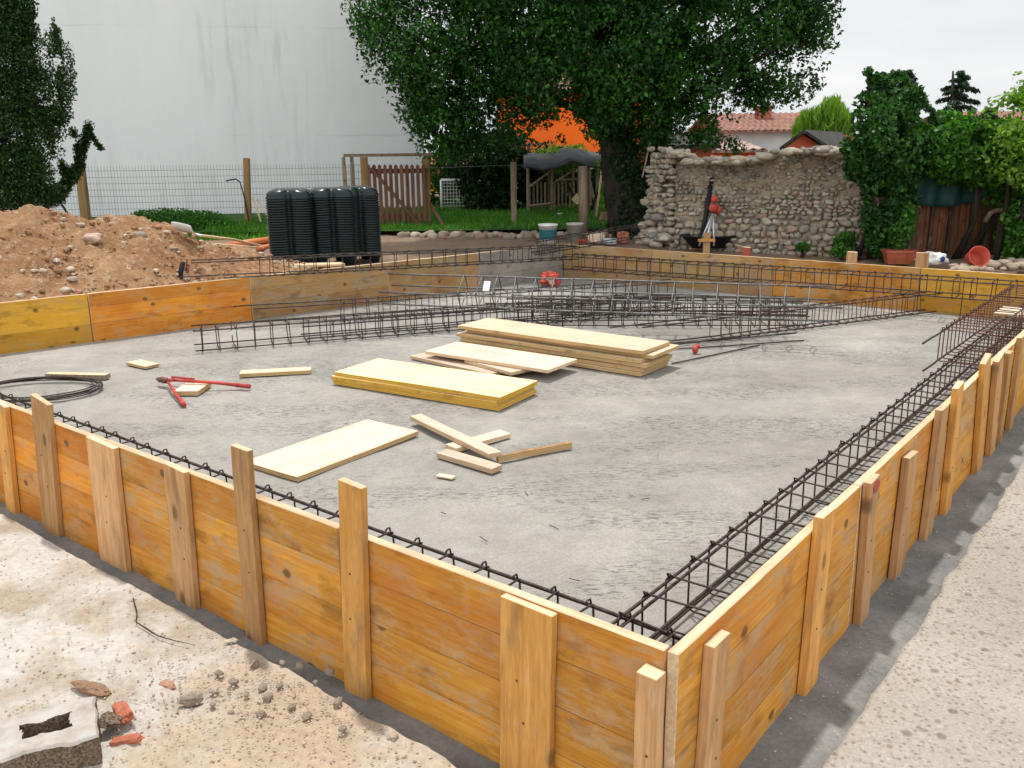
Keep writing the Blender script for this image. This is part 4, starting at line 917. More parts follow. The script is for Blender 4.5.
# faint horizontal coat lines at fixed heights
sz = s.n('SeparateXYZ', _0=c_); hz = s.math('ADD', sz.outputs[2], s.math('MULTIPLY', s.noise(c_, 1.2, 3), .12))
for hh, st_ in ((-2., .25),):
    pass
fl = s.math('ABSOLUTE', s.math('SUBTRACT', s.math('FRACT', s.math('DIVIDE', hz, 1.9)), .5)); bs = s.mix(s.math('MULTIPLY', s.ramp(fl, (.488, 0.), (.497, .3)), s.ramp(n1, (.45, 0.), (.6, 1.))), bs, (.42, .43, .42))
low = s.ramp(sz.outputs[2], (.0, 1.), (.25, 0.))
s.col(bs); s.bump(s.noise(c_, 12., 5, .6), .25, .02); s.b.inputs['Roughness'].default_value = .9; M['plaster'] = s.m
part(rt, m, 'wall', 'plaster', False)
m = MB(); m.add([(*p.xy, Hh+.003) for p in (a-nrm*.4-d*.3, b-nrm*.4+d*.4, e+nrm*.4+d*.4, c+nrm*.4-d*.3)]+[(*p.xy, Hh+.25) for p in (a-nrm*.4-d*.3, b-nrm*.4+d*.4, e+nrm*.4+d*.4, c+nrm*.4-d*.3)], [(3, 2, 1, 0), (4, 5, 6, 7), (0, 1, 5, 4), (1, 2, 6, 5), (2, 3, 7, 6), (3, 0, 4, 7)]); part(rt, m, 'roof', 'terra', False)
# ---- houses
def house(name, cat, label, px0, px1, pyt, Y, dep, wallc, roofc, ridge_px, zb=.3, over=.3, wins=(), chim=None, hip=False):
    p0, p1 = at(px0, pyt, Y=Y), at(px1, pyt, Y=Y); rt = empty(name, ((p0.x+p1.x)/2, Y, zb)); tag(rt, label, cat)
    zt = p0.z; m = MB(); m.add([(p0.x, Y, zb), (p1.x, Y, zb), (p1.x, Y+dep, zb), (p0.x, Y+dep, zb), (p0.x, Y, zt), (p1.x, Y, zt), (p1.x, Y+dep, zt), (p0.x, Y+dep, zt)], [(0, 1, 5, 4), (1, 2, 6, 5), (2, 3, 7, 6), (3, 0, 4, 7), (4, 5, 6, 7)])
    part(rt, m, 'wall', wallc, False)
    zr = at(px0, ridge_px, Y=Y+dep/2).z; x0, x1 = p0.x-over, p1.x+over; y0, y1, ym = Y-over, Y+dep+over, Y+dep/2; h = zt-.06
    nt_ = int((x1-x0)/.20)
    rm = MB()      # roof of rolled tiles: corrugated slopes with real thickness
    for (ya, yb) in ((y0, ym), (y1, ym)):
        rows = []
        for i in range(nt_*6+1):
            x = x0+(x1-x0)*i/(nt_*6); w_ = .035*abs(math.sin(math.pi*i/6))
            rows.append([(x, ya, h+.05+w_), (x, yb, zr+w_)])
        for i in range(len(rows)-1):
            rm.add([rows[i][0], rows[i+1][0], rows[i+1][1], rows[i][1]], [(0, 1, 2, 3) if ya < yb else (3, 2, 1, 0)])
        rm.add([(x0, ya, h), (x1, ya, h), (x1, yb, zr-.08), (x0, yb, zr-.08)], [(3, 2, 1, 0) if ya < yb else (0, 1, 2, 3)])
        rm.add([(x0, ya, h), (x1, ya, h), (x1, ya, h+.06), (x0, ya, h+.06)], [(0, 1, 2, 3)])
    for x, o_ in ((x0, 1), (x1, -1)): rm.add([(x, y0, h), (x, y0, h+.06), (x, ym, zr+.01), (x, y1, h+.06), (x, y1, h), (x, ym, zr-.08)], [(0, 1, 2, 5), (5, 2, 3, 4)])
    gm = MB()
    for x in (p0.x+.003, p1.x-.003): gm.add([(x, Y, zt), (x, Y+dep, zt), (x, ym, zr-.09)], [(0, 1, 2)])
    part(rt, gm, 'gable', wallc, False); rf = part(rt, rm, 'roof', roofc, False)
    for (a_, b_, c_, d_) in wins:
        q0, q1 = at(a_, b_, Y=Y), at(c_, d_, Y=Y); m = MB(); m.box(((q0.x+q1.x)/2, Y-.01, (q0.z+q1.z)/2), (abs(q1.x-q0.x), .05, abs(q0.z-q1.z))); part(rt, m, 'window', 'blackmat', False)
    if chim:
        q0, q1 = at(chim[0], chim[1], Y=Y+dep/3), at(chim[2], chim[3], Y=Y+dep/3); m = MB(); m.box(((q0.x+q1.x)/2, Y+dep/3, (q0.z+q1.z)/2), (q1.x-q0.x, .5, q0.z-q1.z)); m.box(((q0.x+q1.x)/2, Y+dep/3, q0.z+.04), ((q1.x-q0.x)*1.3, .62, .1))
        ch = m.build('chimney', M['brick'], rf); ch.matrix_basis = Matrix.Identity(4)
    return rt
def tiles(name, c1, c2):
    s = NT(name); c = s.coord(); br = s.n('TexBrick'); s.inp(br, 'Vector', s.n('Mapping', _0=c, _3=(1, 1, 1)).outputs[0]); br.inputs['Scale'].default_value = 1; 
    br.inputs['Color1'].default_value = (*c1, 1); br.inputs['Color2'].default_value = (*c2, 1); br.inputs['Mortar'].default_value = (c1[0]*.3, c1[1]*.3, c1[2]*.3, 1)
    br.inputs['Brick Width'].default_value = .2; br.inputs['Row Height'].default_value = .35; br.inputs['Mortar Size'].default_value = .015
    s.col(s.mix(1., br.outputs[0], s.ramp(s.noise(c, 6., 5, .7), (.3, .6), (.7, 1.25)), 'MULTIPLY')); return s.m
M['tile'] = tiles('roof_tiles', (.32, .15, .10), (.24, .13, .10)); M['tilepale'] = tiles('pale_roof_tiles', (.50, .36, .29), (.42, .30, .25)); M['tiledark'] = tiles('dark_roof_tiles', (.06, .055, .05), (.04, .04, .04))
M['greywall'] = simple('grey_render', (.52, .53, .54), .9, 0, .1, 2, .2); M['orange_wall'] = simple('orange_render', (.92, .17, .015), .85, 0, .08, 1.5, .1); M['redwall'] = simple('red_render', (.55, .12, .05), .85, 0, .15, 2); M['ochrewall'] = simple('ochre_render', (.62, .36, .04), .85, 0, .1, 2)
house('distant_house', 'house', 'grey walled house with a red tile roof and brick chimney beyond the stone wall', 730, 832, 131, 30, 6, 'greywall', 'tile', 114, chim=(757, 109, 769, 124))
house('orange_house', 'house', 'bright orange house seen through the tree behind the tarp covered lean-to', 497, 655, 92, 31, 8, 'orange_wall', 'tile', 52, over=.2)
house('orange_outbuilding', 'outbuilding', 'low orange outbuilding with pale tiles just above the stone wall', 716, 756, 150, 20, 3, 'orange_wall', 'tilepale', 143, over=.2)
house('ochre_outbuilding', 'outbuilding', 'yellow ochre outbuilding glimpsed between the gate and the dark hedge', 425, 462, 165, 26, 4, 'ochrewall', 'terra', 158, over=.2)
house('beige_house', 'house', 'beige house corner glimpsed at the right edge behind the vines', 985, 1060, 124, 32, 6, 'sawn', 'tile', 112, over=.3)
# dark gabled shed whose gable faces the camera
DX = 1.7; Yg = 15.5; g0, g1, gp = at(783, 147, Y=Yg), at(822, 147, Y=Yg), at(801, 133, Y=Yg); rt = empty('gabled_shed', (gp.x, Yg, .35)); tag(rt, 'small dark roofed shed with a red gable peeping over the stone wall', 'shed')
m = MB(); m.add([(g0.x, Yg, .35), (g1.x, Yg, .35), (g1.x, Yg, g1.z), (gp.x, Yg, gp.z), (g0.x, Yg, g0.z)]+[(g0.x+DX, Yg+2.5, .35), (g1.x+DX, Yg+2.5, .35), (g1.x+DX, Yg+2.5, g1.z), (gp.x+DX, Yg+2.5, gp.z), (g0.x+DX, Yg+2.5, g0.z)], [(0, 1, 2, 3, 4), (9, 8, 7, 6, 5), (0, 5, 6, 1), (1, 6, 7, 2), (4, 9, 5, 0)]); part(rt, m, 'wall', 'redwall', False)
m = MB()
for q, r_ in ((g0, -1), (g1, 1)):
    e = Vector((q.x+r_*.1, 0, q.z-.05)); y0, y1 = Yg-.15, Yg+2.8; k = 1.0 if r_ < 0 else 1.0
    m.add([(gp.x, y0, gp.z+.05), (e.x, y0, e.z+.05), (e.x+DX, y1, e.z+.05), (gp.x+DX, y1, gp.z+.05), (gp.x, y0, gp.z+.0), (e.x, y0, e.z), (e.x+DX, y1, e.z), (gp.x+DX, y1, gp.z)], [(0, 3, 2, 1), (4, 5, 6, 7), (0, 1, 5, 4), (1, 2, 6, 5), (2, 3, 7, 6)])
part(rt, m, 'roof', 'tiledark', False)
house('net_covered_shed', 'shed', 'low shed with a dark roof between the big tree and the orange outbuilding', 662, 712, 146, 17.5, 2.5, 'redwall', 'tiledark', 134, over=.15)

# ================================================================== STONE WALL
P0, P1 = Vector((2.03, 11.15)), Vector((4.10, 9.86)); Q0, Q1 = Vector((1.98, 11.80)), Vector((4.38, 10.32))
P0 = at(672, 250, Y=11.15).xy; Q0 = at(648, 244, Y=11.75).xy; P1 = at(873, 258, Y=9.9).xy
topz = lambda s: float(np.interp(s, [0, .05, .12, .3, .45, .52, .6, .7, .85, .97, 1.], [1.50, 1.50, 1.42, 1.42, 1.43, 1.49, 1.53, 1.53, 1.50, 1.47, 1.40]))
rt = empty('stone_wall', ((P0.x+P1.x)/2, (P0.y+P1.y)/2, .3)); tag(rt, 'ruined fieldstone wall with a crumbling left end and rough top', 'stone wall')
m = MB(); n = 160; dirw = (P1-P0); 
for i in range(n+1):
    s = i/n; f_ = P0.lerp(P1, s); b_ = Q0.lerp(Q1, s); rows = 48
    for j in range(rows+1):
        z = .15+(topz(s)-.02-.15)*j/rows; off = .035*fbm((s*6, z*3, 0), 5, 3); nn = Vector((-dirw.y, dirw.x)).normalized()
        m.v.append((f_.x+nn.x*(.040+off), f_.y+nn.y*(.035+off), z)); m.tone.append(0)
    m.v.append((b_.x, b_.y, topz(s)-.03)); m.v.append((b_.x, b_.y, .15)); m.tone += [0, 0]
R = 51
for i in range(n):
    for j in range(R-1): m.f.append((i*R+j, (i+1)*R+j, (i+1)*R+j+1, i*R+j+1)); m.m.append(0)
m.f.append(tuple(range(R))[::-1]); m.f.append(tuple(n*R+j for j in range(R))); m.m += [0, 0]
part(rt, m, 'mortar_core', 'mortar')
m = MB(); rg = random.Random(3); nn = Vector((-dirw.y, dirw.x, 0)).normalized(); dw = Vector((dirw.x, dirw.y, 0)).normalized(); Lw = dirw.length
def rowfill(o0, o1, nrm_, zt_fn, seed, dens=1., big=1.):
    dd = (o1-o0); L = dd.length; dd = dd.normalized(); z = .24
    Rm = Matrix(((dd.x, nrm_.x, 0), (dd.y, nrm_.y, 0), (dd.z, nrm_.z, 1)))
    while z < 1.7:
        lower = z < .75; hh = rg.uniform(.022, .044)*(1.1 if lower else .75)*big; x = rg.uniform(-.02, .05)
        while x < L+.02:
            w_ = rg.uniform(.018, .070)*big*(1.1 if lower else .75); s = min(1, max(0, x/L)); t = zt_fn(s)
            if z+hh < t+.02:
                plastered = fbm((x*1.3+seed, z*1.7, 0), 3, 1.2) > -.02-.35*(z-.9) and .62 < z
                if rg.random() < (dens*.72 if plastered else dens):
                    tone = rg.random(); tone = .98 if (s > .93 and rg.random() < .45 and big < 1.2) else min(.92, tone)
                    p = o0+dd*(x+w_)+nrm_*(.044 if plastered else .024); m.rock((p.x, p.y, z+hh+rg.uniform(-.012, .012)), (w_*1.03, .05, hh*rg.uniform(.85, 1.15)), Rm@Matrix.Rotation(rg.uniform(-.4, .4), 3, 'Y'), 2, .6, rg.random()*99, tone=tone, blocky=.6)
            x += w_*2+.004
        z += hh*1.85
P03 = Vector((P0.x, P0.y, 0)); P13 = Vector((P1.x, P1.y, 0)); Q03 = Vector((Q0.x, Q0.y, 0))
rowfill(P03, P13, nn, topz, 0)
ne = (Q03-P03).normalized(); nend = Vector((-ne.y, ne.x, 0))
if nend.x > 0: nend = -nend
rowfill(Q03, P03, nend, lambda s: 1.50, 5, 1., 1.25)
# stepped outward courses at the ruined end
for k in range(46):
    z = rg.uniform(.3, 1.1); t = rg.random(); ext = max(0, (1.1-z))*.26*rg.uniform(.5, 1); p = Q03.lerp(P03, t)+nend*ext; q = rg.uniform(.05, .09)
    m.rock((p.x, p.y, z), (q*1.2, q, q*.6), Matrix.Rotation(rg.uniform(0, 3), 3, 'Z'), 2, .3, k, tone=rg.random()*.9, blocky=.35)
# top course
for k in range(170):
    s = rg.random(); p = P03.lerp(P13, s)-nn*rg.uniform(.0, .4); q = rg.uniform(.025, .075); m.rock((p.x, p.y, topz(s)-.03+rg.uniform(-.02, .03)), (q*1.3, q, q*.6), Matrix.Rotation(rg.uniform(0, 3), 3, 'Z'), 2, .3, k+200, tone=rg.random()*.9, blocky=.3)
part(rt, m, 'stones', 'fieldstone', True)
# tripod, bar, tub by the stone wall
TY = at(711, 245, z=.33).y
rt = empty('survey_tripod', at(708, 243, z=.33)); tag(rt, 'silver tripod with an orange laser head before the stone wall', 'tripod')
hd = at(713, 212, Y=10.7)
for px, dy in ((699, .0), (705, -.2), (714, -.12)):
    m = MB(); f_ = at(px, 246, Y=10.7+dy); m.tube([hd+Vector((0, 0, -.02)), f_.lerp(hd, .45), f_], [.014, .012, .010], 6); part(rt, m, 'leg', 'silver')
m = MB(); m.rock(hd+Vector((.0, 0, .05)), (.06, .05, .055), None, 3, .1, 1, blocky=.5); m.rock(hd+Vector((.01, 0, .15)), (.045, .045, .04), None, 3, .1, 1, blocky=.5); m.rock(hd+Vector((.07, 0, .02)), (.03, .03, .05), None, 2, .2, 2); part(rt, m, 'head', 'redplastic')
stick(at(700, 246, Y=10.75), at(712, 177, Y=10.95), .035, 'black bar leaning against the stone wall beside the tripod', 'bar', 'blackmat', 'metal_bar', n=4)
P = at(716, 250, z=.36); rt = empty('mortar_tub', P); tag(rt, 'wide shallow black mortar tub standing before the stone wall', 'tub')
m = MB(); Mx = Matrix.Translation(P+Vector((0, .3, 0)))@Matrix.Diagonal((1.25, .75, 1, 1)); m.lathe([(.18, 0), (.29, .14), (.31, .14), (.31, .155), (.28, .15), (.17, .02), (.01, .02)], 24, Mx); part(rt, m, 'tub_body', 'blackmat')
rt = empty('cross_stake', at(706, 252, z=.3)); tag(rt, 'profile stake with a small orange crosspiece behind the back wall', 'stake')
cY = at(706, 252, z=.4).y
m = MB(); p, q = at(706, 256, Y=cY), at(706, 233, Y=cY); m.box((p.x, cY, (p.z+q.z)/2), (.075, .03, q.z-p.z)); part(rt, m, 'upright', 'stake_pale', False)
m = MB(); q = at(706, 240, Y=cY); m.box((q.x, cY-.028, q.z), (.19, .02, .03)); part(rt, m, 'crosspiece', 'stake_orange', False)

# ================================================================== GARDEN BITS BEHIND
# edging stones
rg = random.Random(12); em = []
for k in range(4):
    m = MB(); m.rock((0, 0, 0), (1, .8, .7), None, 2, .35, 90+k, tone=(.2, .45, .7, .9)[k], blocky=.3); em.append(m.mesh('edging_stone', M['stone'], True))
for k in range(44):
    px = 404+k*5.2+rg.uniform(-2, 2)
    if px > 632: break
    P = at(px, 236+rg.uniform(-2, 1), z=.38); s = rg.uniform(.06, .11); o = bpy.data.objects.new('edging_stone', em[k % 4]); COL.objects.link(o); o.location = P; o.scale = (s, s, s); o.rotation_euler = (0, 0, rg.uniform(0, 6))
    tag(o, 'rounded pale stone in the row that edges the lawn', 'edging stone', 'stones edging the lawn')
def bucket(px, py, r, h, mat, label, band=None, Yz=.34, tilt=None, handle=True, name='bucket', cat='bucket', open_=True):
    P = at(px, py, z=Yz); rt = empty(name, P); tag(rt, label, cat); Mx = Matrix.Translation(P)
    if tilt: Mx = Mx@tilt
    m = MB(); prof = [(r*.85, 0), (r*.98, h*.9), (r*1.05, h*.9), (r*1.05, h)]; prof += [(r*.97, h), (r*.82, .012), (.002, .012)] if open_ else [(r*.9, h*1.01), (.002, h*1.01)]
    m.lathe(prof, 24, Mx); part(rt, m, 'body', mat)
    if band:
        m = MB(); m.lathe([(r*.885+.002, h*.22), (r*.955+.004, h*.72)], 24, Mx, cap=False); part(rt, m, 'label_band', band)
    if handle:
        m = MB(); m.tube([Mx@Vector((r*1.06*math.cos(a), -.3*r*math.sin(a)-.02, h*.93-.6*r*math.sin(a))) for a in np.linspace(0, math.pi, 9)], .005, 5); part(rt, m, 'handle', 'mesh')
M['clear'] = simple('cloudy_plastic', (.50, .47, .40), .4, 0, .1, 5); M['tealband'] = simple('teal_print', (.02, .13, .15), .5, 0, .1, 5)
bucket(548, 243, .125, .25, 'white', 'white paint bucket with a teal printed band', 'tealband', handle=False)
bucket(575, 241, .115, .24, 'clear', 'cloudy translucent bucket right of the teal banded one', handle=True)
bucket(560, 218, .05, .08, 'white', 'small round white pot out on the lawn', Yz=.44, handle=False, open_=False, name='white_pot', cat='pot')
def rockat(px, py, d, mat, label, cat, name, seed, z=.36, blocky=.6, rot=0., tone=.4):
    P = at(px, py, z=z); m = MB(); m.rock((P.x, P.y, z+d[2]*.8), d, Matrix.Rotation(rot, 3, 'Z'), 3, .15, seed, tone=tone, blocky=blocky); tag(m.build(name, M[mat]), label, cat)
M['cardboard'] = simple('cardboard', (.34, .19, .10), .85, 0, .2, 8)
rockat(607, 228, (.13, .09, .15), 'cardboard', 'brown upright cardboard box among the things by the tree', 'box', 'cardboard_box', 3, blocky=.85, rot=.4)
rockat(596, 243, (.13, .09, .08), 'pinkish', 'pale broken block in front of the brown box', 'block', 'stone_block', 5, blocky=.7)
rockat(610, 244, (.10, .07, .045), 'greywall', 'flat grey block beside the broken pale one', 'block', 'stone_block', 6, blocky=.8)
rockat(623, 243, (.09, .07, .09), 'brick', 'reddish brick block at the foot of the tree', 'block', 'brick_block', 8, blocky=.8)
rockat(585, 232, (.14, .1, .09), 'blackmat', 'dark tub by the tree foot', 'tub', 'dark_tub', 9, blocky=.6)
rockat(582, 243, (.07, .04, .03), 'red', 'small red and white rag on the ground right of the cloudy bucket', 'rag', 'rag', 14, blocky=.2)
P = at(618, 226, z=.5); m = MB(); m.lathe([(.05, 0), (.05, .08), (.03, .11), (.015, .12), (.02, .17), (.001, .17)], 14, Matrix.Translation(P)); tag(m.build('plastic_bottle', M['white'], smooth=True), 'white plastic spray bottle beside the brown box', 'bottle')
rockat(637, 238, (.22, .15, .12), 'blackmat', 'black sack heaped between the tree and the stone wall', 'sack', 'black_sack', 17, blocky=.3)
# lean-to with tarpaulin
HY = 15.9; rt = empty('lean_to', at(565, 218, Y=HY)); tag(rt, 'open wooden lean-to of poles and slats under a grey tarpaulin', 'lean-to')
pole_px = [(528, 216, 160, 0), (552, 216, 160, 0), (579, 216, 156, 0), (597, 217, 160, 0)]
for i, (px, b_, t_, dy) in enumerate(pole_px):
    m = MB(); p, q = at(px, b_, Y=HY), at(px, t_, Y=HY); m.tube([(p.x, HY, .4), q], .028, 6); part(rt, m, 'pole', 'oldwood', False)
    m = MB(); m.tube([(p.x, HY+1.6, .4), (q.x, HY+1.6, q.z+.1)], .028, 6); part(rt, m, 'pole', 'oldwood', False)
for (x0, y0_, x1_, y1_) in ((529, 187, 552, 170), (555, 182, 574, 170), (528, 206, 553, 203), (556, 180, 578, 179), (578, 203, 598, 206), (587, 168, 597, 212)):
    m = MB(); m.tube([at(x0, y0_, Y=HY-.03), at(x1_, y1_, Y=HY-.03)], .022, 5); part(rt, m, 'brace', 'oldwood', False)
for px in list(range(531, 551, 4))+list(range(557, 578, 4))+list(range(583, 599, 4)):
    m = MB(); p = at(px, 216, Y=HY+.04); q = at(px, 184, Y=HY+.04); m.box((p.x, HY+.9, (.4+q.z)/2), (.035, .02, q.z-.4)); part(rt, m, 'slat', 'oldwood', False)
tp = MB(); nx, ny = 26, 14; a, b = at(524, 160, Y=HY-.25), at(606, 156, Y=HY-.25)
for t in (0, 1):
    for j in range(ny+1):
        for i in range(nx+1):
            s, r = i/nx, j/ny; x = a.x+(b.x-a.x)*s; y = HY-.3+2.3*r
            z = at(560, 161, Y=HY).z+.12*math.sin(min(1, r*1.4)*math.pi*.5)+.10*math.exp(-((s-.62)/.18)**2)+.05*fbm((s*4, r*3, 0), 3, 1.5)-(.10*(1-min(1, r*6)))-.04*t; tp.v.append((x, y, z)); tp.tone.append(0)
K = (nx+1)*(ny+1)
for j in range(ny):
    for i in range(nx):
        q = (j*(nx+1)+i, j*(nx+1)+i+1, (j+1)*(nx+1)+i+1, (j+1)*(nx+1)+i); tp.f.append(q); tp.f.append(tuple(K+k for k in q[::-1])); tp.m += [0, 0]
for i in range(nx): tp.f.append((i, K+i, K+i+1, i+1)); tp.m.append(0)
M['tarp'] = simple('grey_tarpaulin', (.05, .055, .06), .8, 0, .3, 3, .3); part(rt, tp, 'tarpaulin', 'tarp')
m = MB(); p = at(577, 199, Y=HY-.1); m.box((0, 0, 0), (.14, .02, .14), Matrix.Translation(p)@Matrix.Rotation(.7, 4, 'Y')); tag(m.build('yellow_panel', M['yellowb']), 'small yellow square board hanging askew in the lean-to', 'panel')
Pp = at(584, 235, z=.38); rt = empty('garden_post', Pp); tag(rt, 'thick round wooden post standing in front of the lean-to', 'post'); m = MB(); q = at(583, 166, Y=Pp.y); m.tube([(Pp.x, Pp.y, .3), q], .065, 10); part(rt, m, 'post_shaft', 'oldwood')
stick(at(596, 217, Y=14.5), at(602, 166, Y=14.8), .016, 'pale pole leaning at the right side of the lean-to', 'pole')
stick(at(613, 214, Y=14.5), at(606, 170, Y=14.8), .012, 'thin reddish cane standing right of the lean-to', 'cane', 'stake')
stick(at(631, 232, z=.4), at(650, 142, Y=12.4), .013, 'long pinkish pole leaning on the big tree', 'pole', 'pinkish')
# white mesh gate panel
WY = 17.; rt = empty('mesh_panel', at(461, 212, Y=WY)); tag(rt, 'white framed wire mesh panel standing before the dark hedge', 'mesh panel')
a, b = at(441, 180, Y=WY), at(475, 212, Y=WY); m = MB()
for pts in (((a.x, WY, a.z), (b.x, WY, a.z)), ((a.x, WY, b.z), (b.x, WY, b.z)), ((b.x, WY, a.z+.02), (b.x, WY, b.z-.02)), ((a.x, WY, a.z), (a.x, WY, b.z))): m.tube(pts, .025, 6)
part(rt, m, 'frame', 'white'); m = MB()
for k in range(1, 11): x = a.x+(b.x-a.x)*k/11; m.tube([(x, WY, a.z), (x, WY, b.z)], .005, 4)
for k in range(1, 10): z = a.z+(b.z-a.z)*k/10; m.tube([(a.x, WY, z), (b.x, WY, z)], .005, 4)
part(rt, m, 'wire_mesh', 'white')

# ================================================================== SHED ON THE RIGHT
SY = 10.1; rt = empty('garden_shed', at(950, 258, Y=SY)); tag(rt, 'old garden shed with reddish wooden doors under vines and a teal sheet', 'shed')
a, b = at(906, 258, Y=SY), at(1010, 258, Y=SY); zt = at(950, 150, Y=SY).z; M['shedwood'] = wood('shed_wood', (.17, .06, .025), (.27, .11, .045), .5, 2); M['darkwood'] = wood('dark_wood', (.07, .035, .02), (.12, .07, .04), .5, 2)
m = MB(); m.box(((a.x+b.x)/2, SY+1.0, (.25+zt)/2), (b.x-a.x, 1.9, zt-.25)); part(rt, m, 'body', 'darkwood', False)
zd = at(950, 196, Y=SY).z; x = at(915, 258, Y=SY).x; k = 0; x1_ = at(988, 258, Y=SY).x; ND = 11
for k in range(ND):
    xx = x+(x1_-x)*(k+.5)/ND; m = MB(); m.box((xx, SY+.02, (.28+zd)/2), ((x1_-x)/ND-.006, .03, zd-.28+random.uniform(-.02, .02))); part(rt, m, 'door_board', 'shedwood', False)
for px in (928, 946, 967, 979):
    p = at(px, 258, Y=SY-.02); m = MB(); m.box((p.x, SY-.015, (.28+zd)/2), (.045, .03, zd-.28)); part(rt, m, 'batten', 'darkwood', False)
for px, wd in ((910, .09), (1004, .08), (994, .05)):
    p = at(px, 258, Y=SY-.05); z_ = at(px, 160, Y=SY-.05).z; m = MB(); m.box((p.x, SY-.04, (.28+z_)/2), (wd, .07, z_-.28)); part(rt, m, 'corner_post', 'darkwood', False)
m = MB(); a_, b_ = at(898, 150, Y=SY-.15), at(996, 150, Y=SY-.15); nx, ny = 40, 12
for j in range(ny+1):
    for i in range(nx+1):
        s, r = i/nx, j/ny; x = a_.x+(b_.x-a_.x)*s; zb_ = at(950, 196+10*math.sin(s*3.1), Y=SY).z; z = a_.z+(zb_-a_.z)*r; m.v.append((x, SY-.13+.03*math.sin(s*26+r)+.02*fbm((s*5, r*3, 0), 2, 1), z)); m.tone.append(0)
for j in range(ny):
    for i in range(nx): m.f.append((j*(nx+1)+i, j*(nx+1)+i+1, (j+1)*(nx+1)+i+1, (j+1)*(nx+1)+i)); m.m.append(0)
o = part(rt, m, 'hanging_sheet', 'teal'); so_ = o.modifiers.new('thick', 'SOLIDIFY'); so_.thickness = .006
m = MB(); pts = [at(x, y, Y=SY-.35) for x, y in ((985, 222), (990, 213), (998, 210), (1008, 212), (1014, 216))]; m.tube(pts, .028, 8); tag(m.build('bent_branch', M['oldwood'], smooth=True), 'thick grey bent branch beside the shed corner', 'branch')
# planter, bucket, bag, rubble on the right
P = at(903, 265, z=.34); rt = empty('flower_trough', P); tag(rt, 'long terracotta trough of plants behind the back wall', 'planter')
m = MB(); Mx = Matrix.Translation(P+Vector((0, .12, 0)))@Matrix.Rotation(-.1, 4, 'Z')@Matrix.Scale(.8, 4)
vv = [(-.15, -.07, 0), (.15, -.07, 0), (.15, .07, 0), (-.15, .07, 0), (-.19, -.1, .15), (.19, -.1, .15), (.19, .1, .15), (-.19, .1, .15), (-.20, -.11, .15), (.20, -.11, .15), (.20, .11, .15), (-.20, .11, .15), (-.20, -.11, .18), (.20, -.11, .18), (.20, .11, .18), (-.20, .11, .18), (-.17, -.08, .18), (.17, -.08, .18), (.17, .08, .18), (-.17, .08, .18), (-.17, -.08, .14), (.17, -.08, .14), (.17, .08, .14), (-.17, .08, .14)]
m.add([Mx@Vector(q) for q in vv], [(3, 2, 1, 0)]+[(L_*4+i, L_*4+(i+1) % 4, L_*4+4+(i+1) % 4, L_*4+4+i) for L_ in range(5) for i in range(4)]+[(20, 21, 22, 23)]); part(rt, m, 'trough', 'terra', False)
lp = blobs_pts([(P.x, P.y+.12, P.z+.3, (.13, .09, .16)), (P.x+.06, P.y+.12, P.z+.45, (.08, .07, .18))], 900, thr=-.3, freq=6, seed=5); leaf_obj('plant', rt, lp, .045, M['weed'], seed=5)
bucket(977, 269, .10, .13, 'redplastic', 'red plastic bucket lying on its side with its open mouth to the camera', Yz=.36, tilt=Matrix.Translation((-.0, .1, .08))@Matrix.Rotation(math.radians(68), 4, 'X'), handle=False)
P = at(938, 265, z=.36); m = MB(); m.rock((P.x, P.y+.05, .42), (.11, .08, .07), None, 4, .5, 44, blocky=.2); m2 = m
rt = empty('white_sack', P); tag(rt, 'white sack with a blue patch lying right of the pointed stake', 'sack'); part(rt, m, 'sack_body', 'white')
M['blue'] = simple('blue_print', (.03, .06, .25), .5, 0, .1, 5); m = MB(); m.rock((P.x+.015, P.y-.035, .425), (.035, .012, .03), None, 2, .2, 3); part(rt, m, 'blue_patch', 'blue')
rg = random.Random(31); rm_ = []
for k in range(4):
    m = MB(); m.rock((0, 0, 0), (1, .8, .65), None, 2, .35, 190+k, tone=(.6, .75, .45, .85)[k], blocky=.25); rm_.append(m.mesh('rubble_stone', M['stone'], True))
for k in range(60):
    px = 952+rg.uniform(0, 110); py = 270-rg.uniform(0, 5)*(1 if px < 985 else 2.0); P = at(px, py, z=.38+max(0, (px-980))*.0004); s = rg.uniform(.03, .06)
    o = bpy.data.objects.new('rubble_stone', rm_[k % 4]); COL.objects.link(o); o.location = P; o.scale = (s*1.2, s, s); o.rotation_euler = (0, 0, rg.uniform(0, 6)); tag(o, 'pinkish rubble stone in the heap before the shed at the right', 'stone', 'rubble stones heaped before the shed')

# ================================================================== VEGETATION
def B(px, py, Y, r): P = at(px, py, Y=Y); return (P.x, P.y, P.z, r)
def limb(m, pts, r0, r1, n=9):
    k = len(pts); m.tube(pts, [r0+(r1-r0)*i/(k-1) for i in range(k)], n)
# the big tree
TB = at(626, 243, z=.38); TYY = 12.4
rt = empty('broadleaf_tree', (at(628, 240, Y=TYY).x, TYY, .35)); tag(rt, 'big dark broadleaf tree with an ivy covered double trunk', 'tree')
m = MB(); g = lambda px, py, Y=TYY: at(px, py, Y=Y)
base = g(628, 238); base.z = .2
limb(m, [base, g(626, 215), g(620, 180), g(614, 140), g(606, 95), g(600, 50), g(590, 0), Vector((1.2, 12.2, 5.2)), Vector((1., 12., 6.8))], .29, .05, 12)
part(rt, m, 'trunk', 'bark')
m = MB(); base2 = g(645, 240, 12.6); base2.z = .2; limb(m, [base2, g(648, 200, 12.6), g(655, 160, 12.6), g(662, 120, 12.7), g(672, 70, 12.9), g(690, 20, 13), Vector((2.9, 13, 5.6))], .19, .04, 10); part(rt, m, 'trunk', 'bark', label='second thinner trunk leaning right')
